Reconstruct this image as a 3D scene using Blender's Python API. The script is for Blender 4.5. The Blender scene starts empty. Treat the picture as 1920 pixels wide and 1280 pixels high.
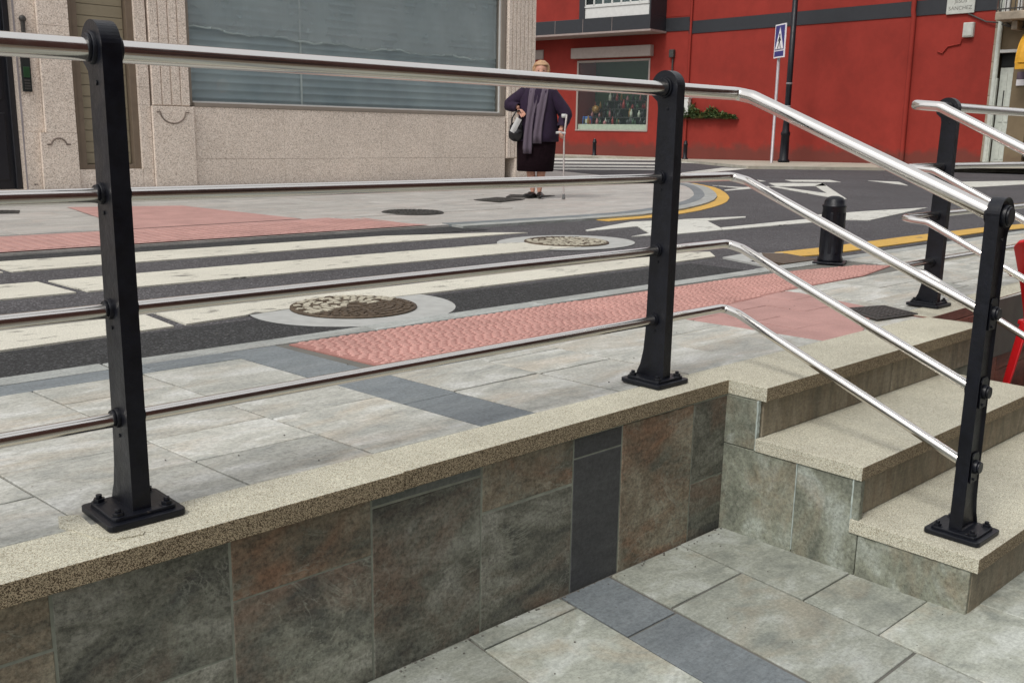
import bpy, bmesh, math, random
from mathutils import Vector, Matrix, noise
R = math.radians
random.seed(7)

# ------------------------------------------------------------------ camera
F = 1830.0; W, Hh = 1920.0, 1280.0
ROLL = math.atan(.0172)
PITCH = math.atan((640 - 249) * math.cos(ROLL) / F)
YAW = R(46.7)
EYE = Vector((0, 0, .77))
fw = Vector((math.cos(YAW) * math.cos(PITCH), math.sin(YAW) * math.cos(PITCH), -math.sin(PITCH)))
r0 = Vector((math.sin(YAW), -math.cos(YAW), 0)); u0 = r0.cross(fw)
cr = r0 * math.cos(ROLL) + u0 * math.sin(ROLL)
cu = -r0 * math.sin(ROLL) + u0 * math.cos(ROLL)
scene = bpy.context.scene
cam_d = bpy.data.cameras.new('camera'); cam = bpy.data.objects.new('camera', cam_d)
scene.collection.objects.link(cam)
m = Matrix.Identity(4)
for i in range(3):
    m[i][0] = cr[i]; m[i][1] = cu[i]; m[i][2] = -fw[i]; m[i][3] = EYE[i]
cam.matrix_world = m
cam_d.sensor_fit = 'HORIZONTAL'; cam_d.sensor_width = 36; cam_d.lens = 36 * F / W
cam_d.clip_start = .02; cam_d.clip_end = 1500
scene.camera = cam

# ------------------------------------------------------------------ sky, sun, exposure
SUN_EL, SUN_AZ = R(52), R(190)      # azimuth measured from +X, counter-clockwise
world = bpy.data.worlds.new('World'); scene.world = world; world.use_nodes = True
nt = world.node_tree; nt.nodes.clear()
sky = nt.nodes.new('ShaderNodeTexSky'); sky.sky_type = 'NISHITA'; sky.sun_disc = False
sky.sun_elevation = SUN_EL; sky.sun_rotation = math.pi / 2 - SUN_AZ
sky.air_density = 1.0; sky.dust_density = 4.0
hs = nt.nodes.new('ShaderNodeHueSaturation'); hs.inputs['Saturation'].default_value = .18
mx = nt.nodes.new('ShaderNodeMix'); mx.data_type = 'RGBA'; mx.inputs[0].default_value = .55
mx.inputs[7].default_value = (8.6, 8.7, 8.9, 1)
bg = nt.nodes.new('ShaderNodeBackground'); bg.inputs['Strength'].default_value = .11
wo = nt.nodes.new('ShaderNodeOutputWorld')
nt.links.new(sky.outputs[0], hs.inputs['Color']); nt.links.new(hs.outputs[0], mx.inputs[6])
nt.links.new(mx.outputs[2], bg.inputs[0]); nt.links.new(bg.outputs[0], wo.inputs[0])
sun_d = bpy.data.lights.new('sun', 'SUN'); sun_d.energy = 1.25; sun_d.angle = R(15); sun_d.color = (1, .96, .9)
sun = bpy.data.objects.new('sun', sun_d); scene.collection.objects.link(sun)
sv = Vector((math.cos(SUN_EL) * math.cos(SUN_AZ), math.cos(SUN_EL) * math.sin(SUN_AZ), math.sin(SUN_EL)))
sun.rotation_euler = sv.to_track_quat('Z', 'Y').to_euler()
vs = scene.view_settings
vs.view_transform = 'Standard'; vs.look = 'None'; vs.exposure = 0.42; vs.gamma = 1.0

# ------------------------------------------------------------------ ray helpers (pixel of the 1920x1280 photo -> point on a real surface)
def ray(x, y): return fw * F + cr * (x - 960) - cu * (y - 640)
def g(x, y, z=0.0):
    d = ray(x, y); t = (z - EYE.z) / d.z; return EYE + d * t

# ------------------------------------------------------------------ materials
class NT:
    def __init__(s, name):
        s.m = bpy.data.materials.new(name); s.m.use_nodes = True; s.t = s.m.node_tree; s.t.nodes.clear()
        s.out = s.n('OutputMaterial'); s.p = s.n('BsdfPrincipled'); s.l(s.p.outputs[0], s.out.inputs[0])
        s.co = s.n('TexCoord').outputs['Object']
    def n(s, t): return s.t.nodes.new('ShaderNode' + t)
    def l(s, a, b): s.t.links.new(a, b)
    def mapping(s, scale, src=None, rot=(0, 0, 0)):
        k = s.n('Mapping'); k.inputs['Scale'].default_value = scale; k.inputs['Rotation'].default_value = rot
        s.l(src or s.co, k.inputs[0]); return k.outputs[0]
    def noise(s, scale, detail=4, rough=.6, src=None, dist=0):
        k = s.n('TexNoise'); k.inputs['Scale'].default_value = scale; k.inputs['Detail'].default_value = detail
        k.inputs['Roughness'].default_value = rough; k.inputs['Distortion'].default_value = dist
        s.l(src or s.co, k.inputs['Vector']); return k.outputs['Fac']
    def vor(s, scale, src=None, feat='F1', out='Distance'):
        k = s.n('TexVoronoi'); k.feature = feat; k.inputs['Scale'].default_value = scale
        s.l(src or s.co, k.inputs['Vector']); return k.outputs[out]
    def ramp(s, fac, stops, interp='LINEAR'):
        k = s.n('ValToRGB'); e = k.color_ramp.elements; k.color_ramp.interpolation = interp
        while len(e) < len(stops): e.new(.5)
        for i, (p, c) in enumerate(stops):
            e[i].position = p
            e[i].color = (c, c, c, 1) if isinstance(c, (int, float)) else (c[0], c[1], c[2], 1)
        s.l(fac, k.inputs[0]); return k.outputs[0]
    def mix(s, f, a, b, mode='MIX'):
        k = s.n('Mix'); k.data_type = 'RGBA'; k.blend_type = mode
        for v, i in ((f, 0), (a, 6), (b, 7)):
            if isinstance(v, (int, float)): k.inputs[i].default_value = v if i == 0 else (v, v, v, 1)
            elif isinstance(v, tuple): k.inputs[i].default_value = (v[0], v[1], v[2], 1)
            else: s.l(v, k.inputs[i])
        return k.outputs[2]
    def math(s, op, a, b=0.0):
        k = s.n('Math'); k.operation = op
        for v, i in ((a, 0), (b, 1)):
            if isinstance(v, (int, float)): k.inputs[i].default_value = v
            else: s.l(v, k.inputs[i])
        return k.outputs[0]
    def bump(s, h, strength=.3, dist=.002):
        k = s.n('Bump'); k.inputs['Strength'].default_value = strength; k.inputs['Distance'].default_value = dist
        s.l(h, k.inputs['Height']); s.l(k.outputs[0], s.p.inputs['Normal'])
    def col(s, c):
        if isinstance(c, tuple): s.p.inputs['Base Color'].default_value = (c[0], c[1], c[2], 1)
        else: s.l(c, s.p.inputs['Base Color'])
    def set(s, rough=.5, metal=0, spec=None, **kw):
        if isinstance(rough, (int, float)): s.p.inputs['Roughness'].default_value = rough
        else: s.l(rough, s.p.inputs['Roughness'])
        s.p.inputs['Metallic'].default_value = metal
        if spec is not None: s.p.inputs['Specular IOR Level'].default_value = spec
        for k, v in kw.items(): s.p.inputs[k.replace('_', ' ')].default_value = v
    def island(s):
        return s.n('NewGeometry').outputs['Random Per Island']
    def shifted(s, amt=37.0):
        """object coordinates moved by a random amount for each separate slab"""
        i = s.island(); c = s.n('CombineXYZ')
        a = s.math('MULTIPLY', i, amt); b = s.math('MULTIPLY', i, amt * 2.3)
        s.l(a, c.inputs[0]); s.l(b, c.inputs[1]); s.l(a, c.inputs[2])
        v = s.n('VectorMath'); v.operation = 'ADD'; s.l(s.co, v.inputs[0]); s.l(c.outputs[0], v.inputs[1])
        return v.outputs[0], i

M = {}
def plain(name, c, rough=.6, metal=0, var=.12, scale=9, bump=.15, spec=None):
    k = NT(name)
    n1 = k.noise(scale, 5)
    d = tuple(x * (1 - var) for x in c); b = tuple(min(1, x * (1 + var)) for x in c)
    k.col(k.mix(k.ramp(n1, [(.3, 0), (.7, 1)]), d, b)); k.set(rough, metal, spec)
    if bump: k.bump(k.noise(scale * 12, 3), bump, .001)
    M[name] = k.m; return k.m

def stone_slab(name, base, rust, pale, dark, streak=(1, 3.2, 3.2), rust_amt=.5, scale=4.2, rough=.62, jitter=.18, bumpd=.0016, contrast=1.0, effl=0, grain=.45, st_amt=.25, relief=0):
    k = NT(name); v, isl = k.shifted()
    mv = k.mapping(streak, v)
    a = k.noise(scale, 8, .62, mv, .6)
    c = k.ramp(a, [(.5 - .17 / contrast, dark), (.5, base), (.5 + .15 / contrast, pale)])
    r = k.noise(scale * .55, 6, .6, k.mapping(streak, v, (0, 0, .4)), 1.0)
    c = k.mix(k.math('MULTIPLY', k.ramp(r, [(.5, 0), (.66, 1)]), rust_amt), c, rust)
    f = k.noise(95, 6, .8, v)
    c = k.mix(grain, c, k.mix(k.ramp(f, [(.36, 0), (.6, 1)]), .45, 1.4), 'MULTIPLY')
    pit = k.ramp(k.vor(13, v), [(.028, 0), (.045, 1)]); c = k.mix(pit, (.16, .15, .12), c)
    st = k.noise(22, 6, .7, k.mapping((1, 5, 5), v))
    c = k.mix(st_amt, c, k.mix(k.ramp(st, [(.35, 0), (.62, 1)]), .6, 1.3), 'MULTIPLY')
    if effl:
        e1 = k.ramp(k.noise(3.2, 9, .72, v, .4), [(.50, 0), (.66, 1)]); e2 = k.ramp(k.noise(70, 6, .8, v), [(.40, 0), (.62, 1)])
        c = k.mix(k.math('MULTIPLY', k.math('MULTIPLY', e1, e2), effl), c, (.36, .38, .31))
        for sc_, am in ((2.6, .5), (5.5, .35)):
            ln = k.noise(sc_, 7, .62, k.mapping((1, 1.9, 1.7), v, (.3, .2, .5)), 1.2)
            vein = k.ramp(ln, [(.488, 0), (.4985, 1), (.501, 1), (.509, 0)]); vm = k.ramp(k.noise(7, 4, .6, v), [(.45, 0), (.6, 1)])
            c = k.mix(k.math('MULTIPLY', k.math('MULTIPLY', vein, vm), am), c, (.33, .34, .28))
    ji = k.mix(isl, (1 - jitter,) * 3, (1 + jitter,) * 3)
    c = k.mix(1.0, c, ji, 'MULTIPLY')
    k.col(c); k.set(rough, 0, .35)
    h = k.math('ADD', k.math('MULTIPLY', a, 1.5), k.math('MULTIPLY', f, .35))
    if relief: h = k.math('ADD', h, k.math('MULTIPLY', k.noise(16, 9, .72, k.mapping(streak, v), .9), relief))
    k.bump(h, .6, bumpd)
    M[name] = k.m; return k.m

stone_slab('paving_stone', (.40, .40, .36), (.41, .35, .27), (.52, .525, .50), (.275, .285, .265), streak=(1, 2.3, 2), rust_amt=.5, contrast=.9, jitter=.10)
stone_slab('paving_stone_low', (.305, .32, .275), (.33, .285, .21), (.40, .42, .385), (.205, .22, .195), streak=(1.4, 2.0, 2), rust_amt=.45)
stone_slab('paving_far', (.36, .345, .32), (.40, .33, .29), (.43, .415, .39), (.29, .28, .265), streak=(1, 2.2, 2), rust_amt=.35, scale=2.2, jitter=.05)
stone_slab('slate', (.155, .175, .185), (.17, .18, .17), (.19, .21, .22), (.125, .14, .15), rust_amt=.2, jitter=.06, contrast=.7)
stone_slab('kerb_stone', (.30, .315, .30), (.34, .32, .28), (.37, .385, .37), (.24, .25, .24), rust_amt=.2, jitter=.07)
stone_slab('cladding', (.150, .150, .120), (.175, .122, .088), (.27, .27, .23), (.068, .070, .062), streak=(1.0, 2.2, 1.6), rust_amt=.75, scale=4.5, jitter=.22, contrast=1.25, effl=.8, grain=.85, relief=2.5, bumpd=.003)
stone_slab('cladding_slate', (.066, .068, .070), (.075, .075, .075), (.085, .09, .09), (.05, .052, .055), rust_amt=.2, jitter=.05, contrast=.5)
stone_slab('cladding_side', (.195, .205, .16), (.22, .165, .105), (.32, .345, .305), (.105, .112, .09), streak=(2.2, 1.6, 1.2), rust_amt=.5, scale=4.5, jitter=.08, contrast=1.0, effl=.35, grain=.7, relief=1.5, bumpd=.0025)
stone_slab('cladding_riser', (.22, .19, .135), (.21, .15, .095), (.28, .25, .19), (.15, .135, .10), streak=(3.5, 1, .8), rust_amt=.4, scale=6, jitter=.08)
stone_slab('cladding_maroon', (.24, .085, .06), (.28, .10, .068), (.28, .14, .10), (.14, .06, .05), rust_amt=.4, jitter=.15)

def terrazzo(name, base, speck, dense):
    k = NT(name)
    a = k.vor(620, out='Color'); sep = k.n('SeparateColor'); k.l(a, sep.inputs[0])
    f = k.ramp(sep.outputs[0], [(.0, 0), (dense, 0), (dense + .1, 1)])
    c = k.mix(f, speck, base)
    f2 = k.ramp(k.noise(520, 3, .7), [(.40, 0), (.57, 1)]); c = k.mix(.75, c, k.mix(f2, .58, 1.10), 'MULTIPLY')
    f3 = k.ramp(k.noise(210, 4, .7), [(.40, 0), (.60, 1)]); c = k.mix(.5, c, k.mix(f3, .62, 1.22), 'MULTIPLY')
    lg = k.noise(4.5, 8, .7); c = k.mix(.7, c, k.mix(k.ramp(lg, [(.3, 0), (.7, 1)]), (.80, .78, .74), (1.15, 1.15, 1.1)), 'MULTIPLY')
    k.col(c); k.set(.75, 0, .25); k.bump(sep.outputs[1], .35, .0012)
    M[name] = k.m
terrazzo('terrazzo', (.615, .60, .505), (.30, .265, .19), .20)
terrazzo('terrazzo_shaded_edge', (.41, .34, .235), (.09, .065, .04), .38)  # same stone, browner: shade of the -Y edges put into the colour, plus dirt

def asphalt(name, c, rough_b):
    k = NT(name)
    a = k.vor(150, out='Color'); sep = k.n('SeparateColor'); k.l(a, sep.inputs[0])
    s = k.ramp(sep.outputs[0], [(0, .45), (.8, 1.0), (.93, 2.2)])
    cc = k.mix(1.0, c, s, 'MULTIPLY')
    lg = k.noise(.7, 6, .6); cc = k.mix(.6, cc, k.mix(k.ramp(lg, [(.3, 0), (.7, 1)]), .75, 1.3), 'MULTIPLY')
    k.col(cc); k.set(.85, 0, .3); k.bump(k.math('ADD', sep.outputs[1], k.noise(260, 3)), rough_b, .004)
    M[name] = k.m
asphalt('asphalt', (.074, .071, .075), .35)
asphalt('asphalt_fresh', (.040, .041, .042), .9)

def paint(name, c, wear):
    k = NT(name)
    n = k.noise(5, 8, .7, k.mapping((1, 2.5, 1)))
    f = k.ramp(n, [(wear - .03, 1), (wear + .05, 0)])
    fine = k.ramp(k.noise(180, 4, .7), [(.40, .72), (.58, 1.05)])
    cc = k.mix(1.0, c, fine, 'MULTIPLY')
    big = k.mix(k.ramp(k.noise(1.4, 5), [(.3, 0), (.7, 1)]), .86, 1.08); cc = k.mix(.8, cc, big, 'MULTIPLY')
    k.col(k.mix(f, cc, (.12, .115, .10))); k.set(.7, 0, .3); k.bump(k.noise(160, 3), .4, .002)
    M[name] = k.m
paint('paint_cream', (.61, .59, .505), .375)
paint('paint_white', (.60, .60, .55), .38)
paint('paint_yellow', (.62, .38, .085), .36)

k = NT('steel')      # brushed stainless tube
nz = k.noise(900, 2, .5, k.mapping((1, 1, .02)))
k.col((.68, .655, .625)); k.set(k.ramp(k.noise(40, 4), [(.3, .13), (.7, .22)]), 1.0); k.bump(nz, .05, .0005); M['steel'] = k.m
k = NT('black_paint')
cb = k.mix(k.ramp(k.noise(30, 5), [(.35, 0), (.65, 1)]), (.003, .0035, .006), (.006, .007, .012))
k.col(k.mix(k.ramp(k.noise(90, 5, .75), [(.72, 0), (.75, 1)]), cb, (.09, .085, .08)))
k.set(k.ramp(k.noise(14, 5), [(.3, .30), (.7, .50)]), 0, .32); k.bump(k.noise(48, 6, .7), .5, .0030); M['black_paint'] = k.m
k = NT('black_paint_worn')
wz = k.ramp(k.noise(38, 6, .7), [(.66, 0), (.72, 1)])
k.col(k.mix(wz, (.005, .006, .010), (.09, .08, .07))); k.set(.42, 0, .35); k.bump(k.noise(60, 5), .4, .002); M['black_paint_worn'] = k.m

k = NT('granite')
a = k.vor(120, out='Color'); sep = k.n('SeparateColor'); k.l(a, sep.inputs[0])
c = k.ramp(sep.outputs[0], [(0, (.33, .27, .22)), (.20, (.56, .47, .395)), (.6, (.71, .615, .53)), (1, (.84, .76, .68))])
c = k.mix(.6, c, k.mix(k.ramp(k.noise(1.3, 6), [(.3, 0), (.7, 1)]), .84, 1.12), 'MULTIPLY')
spt = k.ramp(k.noise(17, 3, .5, None, .8), [(.235, 0), (.26, 1)]); c = k.mix(spt, (.07, .055, .05), c)
k.col(c); k.set(.7, 0, .3); k.bump(sep.outputs[1], .3, .002); M['granite'] = k.m
plain('granite_dark', (.20, .16, .135), .8, var=.2, scale=40)

def render_wall(name, c, dirt):
    k = NT(name)
    a = k.noise(.9, 7, .62); cc = k.mix(k.ramp(a, [(.3, 0), (.7, 1)]), tuple(x * .84 for x in c), tuple(x * 1.12 for x in c))
    b = k.noise(5, 7, .7, k.mapping((1, 1, .9))); cc = k.mix(.35, cc, k.mix(k.ramp(b, [(.35, 0), (.65, 1)]), .84, 1.10), 'MULTIPLY')
    d_ = k.noise(2.2, 8, .75, k.mapping((1, 1, .12))); cc = k.mix(k.math('MULTIPLY', k.ramp(d_, [(.56, 0), (.72, 1)]), .16), cc, tuple(x * .62 for x in c))
    sx = k.n('SeparateXYZ'); k.l(k.co, sx.inputs[0])     # splash-back grime, a stain on the lowest half metre
    hz = k.math('ADD', sx.outputs[2], k.math('MULTIPLY', k.noise(3, 5), -.7))
    cc = k.mix(k.math('MULTIPLY', k.ramp(hz, [(0, 1), (.22, 0)]), dirt), cc, (.09, .045, .035))
    k.col(cc); k.set(.8, 0, .25); k.bump(k.noise(45, 5, .7), .35, .006); M[name] = k.m
render_wall('red_render', (.265, .030, .021), .6)
render_wall('brown_stone', (.19, .145, .09), .3)
plain('dark_band', (.019, .021, .026), .6)
plain('grey_stone', (.30, .25, .19), .8, var=.3, scale=5)
plain('white_paint', (.60, .60, .58), .5, var=.06)
plain('pale_paint', (.50, .53, .48), .5, var=.12)
plain('soffit', (.30, .24, .22), .8)
plain('shutter_box', (.34, .28, .25), .6, var=.08)
plain('beige_metal', (.28, .24, .165), .45, var=.06)
plain('bronze_metal', (.17, .13, .095), .4, var=.1)
plain('grey_frame', (.25, .215, .18), .4, var=.06)
plain('door_dark', (.012, .013, .018), .35)
plain('dark_inside', (.012, .014, .013), .9)
plain('iron', (.055, .052, .048), .55, .3, var=.35, scale=40, bump=.6)
plain('iron_brown', (.085, .06, .038), .6, .2, var=.4, scale=60, bump=.8)
plain('cover_cream', (.40, .37, .29), .8, var=.25, scale=30)
plain('concrete_ring', (.36, .365, .35), .8, var=.12, scale=14)
plain('grout', (.13, .125, .11), .9)
plain('grout_wall', (.23, .245, .20), .9, var=.25, scale=20)
plain('grout_pale', (.36, .41, .38), .9, var=.3, scale=20)
plain('galvanised', (.36, .33, .34), .45, .4)
plain('sign_white', (.80, .78, .80), .4, var=.03)
plain('sign_blue', (.028, .026, .17), .4, var=.05)
plain('sign_black', (.012, .011, .012), .5)
plain('marble', (.47, .48, .44), .5, var=.15, scale=7)
plain('letters', (.14, .14, .125), .7)
plain('red_plastic', (.52, .010, .014), .28, var=.05, bump=0)
plain('yellow_canvas', (.60, .30, .016), .7)
plain('leaf', (.045, .085, .022), .6, var=.5, scale=20)
plain('leaf_light', (.16, .18, .055), .6, var=.3, scale=20)
plain('skin', (.50, .26, .185), .55, var=.06, bump=.05)
plain('hair', (.40, .24, .13), .6, var=.25, scale=60, bump=.8)
plain('coat', (.014, .004, .022), .9, var=.3, scale=30, bump=.6)
plain('skirt', (.009, .004, .006), .95, spec=.1, var=.3, scale=30)
plain('shoe', (.008, .008, .009), .3)
plain('bag_leather', (.007, .007, .008), .25, bump=.5)
plain('bag_print', (.50, .50, .49), .6)
plain('crutch_metal', (.55, .50, .48), .35, .5)
plain('rubber', (.12, .12, .12), .8)
plain('facade', (.095, .036, .026), .85, var=.2, scale=1)
plain('green_inside', (.035, .075, .03), .9)
plain('ground_dark', (.16, .15, .135), .95, var=.2, scale=1)
for nm, c in dict(bottle_dark=(.02, .02, .022), bottle_green=(.02, .06, .025), bottle_pink=(.45, .16, .18), bottle_pale=(.55, .52, .46), bottle_amber=(.28, .13, .03), pack_blue=(.05, .12, .40), pack_red=(.30, .03, .03)).items():
    plain(nm, c, .3, bump=0)
# scarf: striped knit
k = NT('scarf'); wv = k.n('TexWave'); wv.inputs['Scale'].default_value = 28; wv.inputs['Distortion'].default_value = 2.5; k.l(k.mapping((1, .1, .05)), wv.inputs['Vector'])
k.col(k.mix(wv.outputs['Fac'], (.055, .042, .062), (.15, .115, .15))); k.set(.9); k.bump(wv.outputs['Fac'], .5, .004); M['scarf'] = k.m
# pink tactile paving
for nm, c in (('pink_tile', (.36, .175, .15)), ('pink_dome', (.50, .275, .24)), ('pink_smooth', (.43, .25, .225)), ('pink_rib', (.46, .265, .235))):
    k = NT(nm)
    cc = k.mix(k.ramp(k.noise(3.5, 6, .65), [(.3, 0), (.7, 1)]), tuple(x * .80 for x in c), tuple(x * 1.10 for x in c))
    cc = k.mix(.5, cc, k.mix(k.ramp(k.noise(150, 4), [(.38, 0), (.6, 1)]), .75, 1.1), 'MULTIPLY')
    k.col(cc); k.set(.75, 0, .3); k.bump(k.noise(120, 4), .3, .002); M[nm] = k.m
# glass
def glass(name, tint, gloss, ior=.8):
    k = NT(name); k.t.nodes.remove(k.p)
    tr = k.n('BsdfTransparent'); tr.inputs[0].default_value = (*tint, 1)
    gl = k.n('BsdfGlossy'); gl.inputs['Roughness'].default_value = .03; gl.inputs[0].default_value = (.9, .95, 1, 1)
    lw = k.n('LayerWeight'); lw.inputs[0].default_value = .5; fr = k.math('MULTIPLY', k.math('POWER', lw.outputs['Facing'], 4.0), ior)
    b = k.n('Bump'); b.inputs['Strength'].default_value = .06; b.inputs['Distance'].default_value = .01
    k.l(k.noise(.9, 2), b.inputs['Height']); k.l(b.outputs[0], gl.inputs['Normal'])
    f = k.math('ADD', fr, gloss)
    ms = k.n('MixShader'); k.l(f, ms.inputs[0]); k.l(tr.outputs[0], ms.inputs[1]); k.l(gl.outputs[0], ms.inputs[2])
    k.l(ms.outputs[0], k.out.inputs[0]); M[name] = k.m
glass('glass', (.94, .965, .97), .035)
glass('glass_shop', (.9, .95, .92), .02, .5)
k = NT('blind'); k.col(k.mix(k.ramp(k.noise(1.2, 4), [(.3, 0), (.7, 1)]), (.28, .325, .34), (.42, .46, .465))); k.set(.6); M['blind'] = k.m
plain('blind_inside', (.075, .095, .105), .7, bump=0)
k = NT('reflection_sheet'); k.col(k.mix(k.ramp(k.noise(1.5, 5), [(.3, 0), (.7, 1)]), (.60, .62, .61), (.82, .84, .82))); k.set(.5)
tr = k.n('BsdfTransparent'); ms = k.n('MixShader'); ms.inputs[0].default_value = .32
k.l(tr.outputs[0], ms.inputs[1]); k.l(k.p.outputs[0], ms.inputs[2]); k.l(ms.outputs[0], k.out.inputs[0]); M['reflection_sheet'] = k.m  # pale see-through colour standing for a reflection in the big window
plain('reflection_edge_seam', (.52, .55, .53), .5, bump=0)  # pale tone for the painted reflection's bright edge and the blind seam

# ------------------------------------------------------------------ mesh helpers
def link(o): scene.collection.objects.link(o); return o
def tag(o, label=None, cat=None, group=None, kind=None):
    if label: o['label'] = label
    if cat: o['category'] = cat
    if group: o['group'] = group
    if kind: o['kind'] = kind
    return o
def empty(name, loc, rz=0, label=None, cat=None, group=None):
    o = bpy.data.objects.new(name, None); link(o); o.location = loc; o.rotation_euler = (0, 0, rz); o.empty_display_size = .1
    return tag(o, label, cat, group)
def build(name, bm, mats, parent=None, bevel=0, smooth=False, label=None, local=False, seg=2):
    """bm is in world coordinates unless local; stored relative to its top-level thing"""
    me = bpy.data.meshes.new(name)
    if parent is not None and not local:
        root = parent
        while root.parent: root = root.parent
        bmesh.ops.transform(bm, matrix=(Matrix.Translation(root.location) @ root.rotation_euler.to_matrix().to_4x4()).inverted(), verts=bm.verts)
    bm.normal_update()
    if smooth:
        for f in bm.faces: f.smooth = True
    bm.to_mesh(me); bm.free()
    for mm in (mats if isinstance(mats, (list, tuple)) else [mats]): me.materials.append(M[mm])
    o = link(bpy.data.objects.new(name, me))
    if parent is not None: o.parent = parent
    if bevel:
        b = o.modifiers.new('bevel', 'BEVEL'); b.width = bevel; b.segments = seg; b.limit_method = 'ANGLE'; b.angle_limit = R(35)
    if smooth == 'auto':
        for p in me.polygons: p.use_smooth = False
    if label: o['label'] = label
    return o
def BM(): return bmesh.new()
def box(bm, a, b, mi=0, mat=None):
    x0, y0, z0 = a; x1, y1, z1 = b
    c = [Vector(p) for p in ((x0, y0, z0), (x1, y0, z0), (x1, y1, z0), (x0, y1, z0), (x0, y0, z1), (x1, y0, z1), (x1, y1, z1), (x0, y1, z1))]
    if mat is not None: c = [mat @ p for p in c]
    v = [bm.verts.new(p) for p in c]; fs = []
    for q in ((0, 3, 2, 1), (4, 5, 6, 7), (0, 1, 5, 4), (1, 2, 6, 5), (2, 3, 7, 6), (3, 0, 4, 7)):
        f = bm.faces.new([v[i] for i in q]); f.material_index = mi; fs.append(f)
    return fs
def prism(bm, pts, z0, z1, mat=None, mi=0, mi_side=None):
    """pts: 2D polygon; extruded from z0 to z1 then transformed"""
    ar = sum(pts[i][0] * pts[(i + 1) % len(pts)][1] - pts[(i + 1) % len(pts)][0] * pts[i][1] for i in range(len(pts)))
    if ar < 0: pts = pts[::-1]
    T = mat or Matrix.Identity(4)
    lo = [bm.verts.new(T @ Vector((p[0], p[1], z0))) for p in pts]; hi = [bm.verts.new(T @ Vector((p[0], p[1], z1))) for p in pts]
    n = len(pts)
    f = bm.faces.new(lo[::-1]); f.material_index = mi; f2 = bm.faces.new(hi); f2.material_index = mi
    for i in range(n):
        s = bm.faces.new((lo[i], lo[(i + 1) % n], hi[(i + 1) % n], hi[i])); s.material_index = mi if mi_side is None else mi_side
    return f, f2
def sheet(bm, pts, z, mi=0):
    ar = sum(pts[i][0] * pts[(i + 1) % len(pts)][1] - pts[(i + 1) % len(pts)][0] * pts[i][1] for i in range(len(pts)))
    if ar < 0: pts = pts[::-1]
    f = bm.faces.new([bm.verts.new((p[0], p[1], z)) for p in pts]); f.material_index = mi
    bmesh.ops.triangulate(bm, faces=[f]); return f
def lathe(bm, prof, seg=24, mat=None, mi=0, smooth=True):
    T = mat or Matrix.Identity(4); rings = []
    for r, z in prof:
        rings.append([bm.verts.new(T @ Vector((r * math.cos(2 * math.pi * i / seg), r * math.sin(2 * math.pi * i / seg), z))) for i in range(seg)])
    for a, b in zip(rings, rings[1:]):
        for i in range(seg):
            f = bm.faces.new((a[i], a[(i + 1) % seg], b[(i + 1) % seg], b[i])); f.material_index = mi; f.smooth = smooth
    for rg, rev in ((rings[0], True), (rings[-1], False)):
        f = bm.faces.new(rg[::-1] if rev else rg); f.material_index = mi
def cyl(bm, a, b, r, seg=16, mi=0, r2=None, smooth=True):
    a, b = Vector(a), Vector(b); d = b - a
    T = Matrix.Translation(a) @ d.to_track_quat('Z', 'Y').to_matrix().to_4x4()
    lathe(bm, [(r, 0), (r if r2 is None else r2, d.length)], seg, T, mi, smooth)
def fillet(pts, r, n=8):
    out = [Vector(pts[0])]
    for i in range(1, len(pts) - 1):
        p, a, b = Vector(pts[i]), Vector(pts[i - 1]), Vector(pts[i + 1])
        u, v = (a - p).normalized(), (b - p).normalized()
        ang = u.angle(v); t = min(r / math.tan(ang / 2), (a - p).length * .49, (b - p).length * .49)
        if ang > 3.1: out.append(p); continue
        s, e = p + u * t, p + v * t
        for q in range(n + 1):
            w = q / n; out.append(s * (1 - w) ** 2 + p * 2 * w * (1 - w) + e * w ** 2)
    out.append(Vector(pts[-1])); return out
def tube(bm, pts, r, seg=20, mi=0, cap=False):
    """sweep with parallel-transported frame; r may be a list"""
    pts = [Vector(p) for p in pts]; rs = r if isinstance(r, (list, tuple)) else [r] * len(pts)
    t = [(pts[min(i + 1, len(pts) - 1)] - pts[max(i - 1, 0)]).normalized() for i in range(len(pts))]
    up = Vector((0, 0, 1)) if abs(t[0].z) < .9 else Vector((1, 0, 0))
    n = (up - t[0] * up.dot(t[0])).normalized(); rings = []
    for i, p in enumerate(pts):
        if i: q = t[i - 1].rotation_difference(t[i]); n = q @ n
        b = t[i].cross(n).normalized()
        rings.append([bm.verts.new(p + (n * math.cos(2 * math.pi * j / seg) + b * math.sin(2 * math.pi * j / seg)) * rs[i]) for j in range(seg)])
    for a, c in zip(rings, rings[1:]):
        for j in range(seg):
            f = bm.faces.new((a[j], a[(j + 1) % seg], c[(j + 1) % seg], c[j])); f.smooth = True; f.material_index = mi
    if cap:
        bm.faces.new(rings[0][::-1]).material_index = mi; bm.faces.new(rings[-1]).material_index = mi
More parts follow.
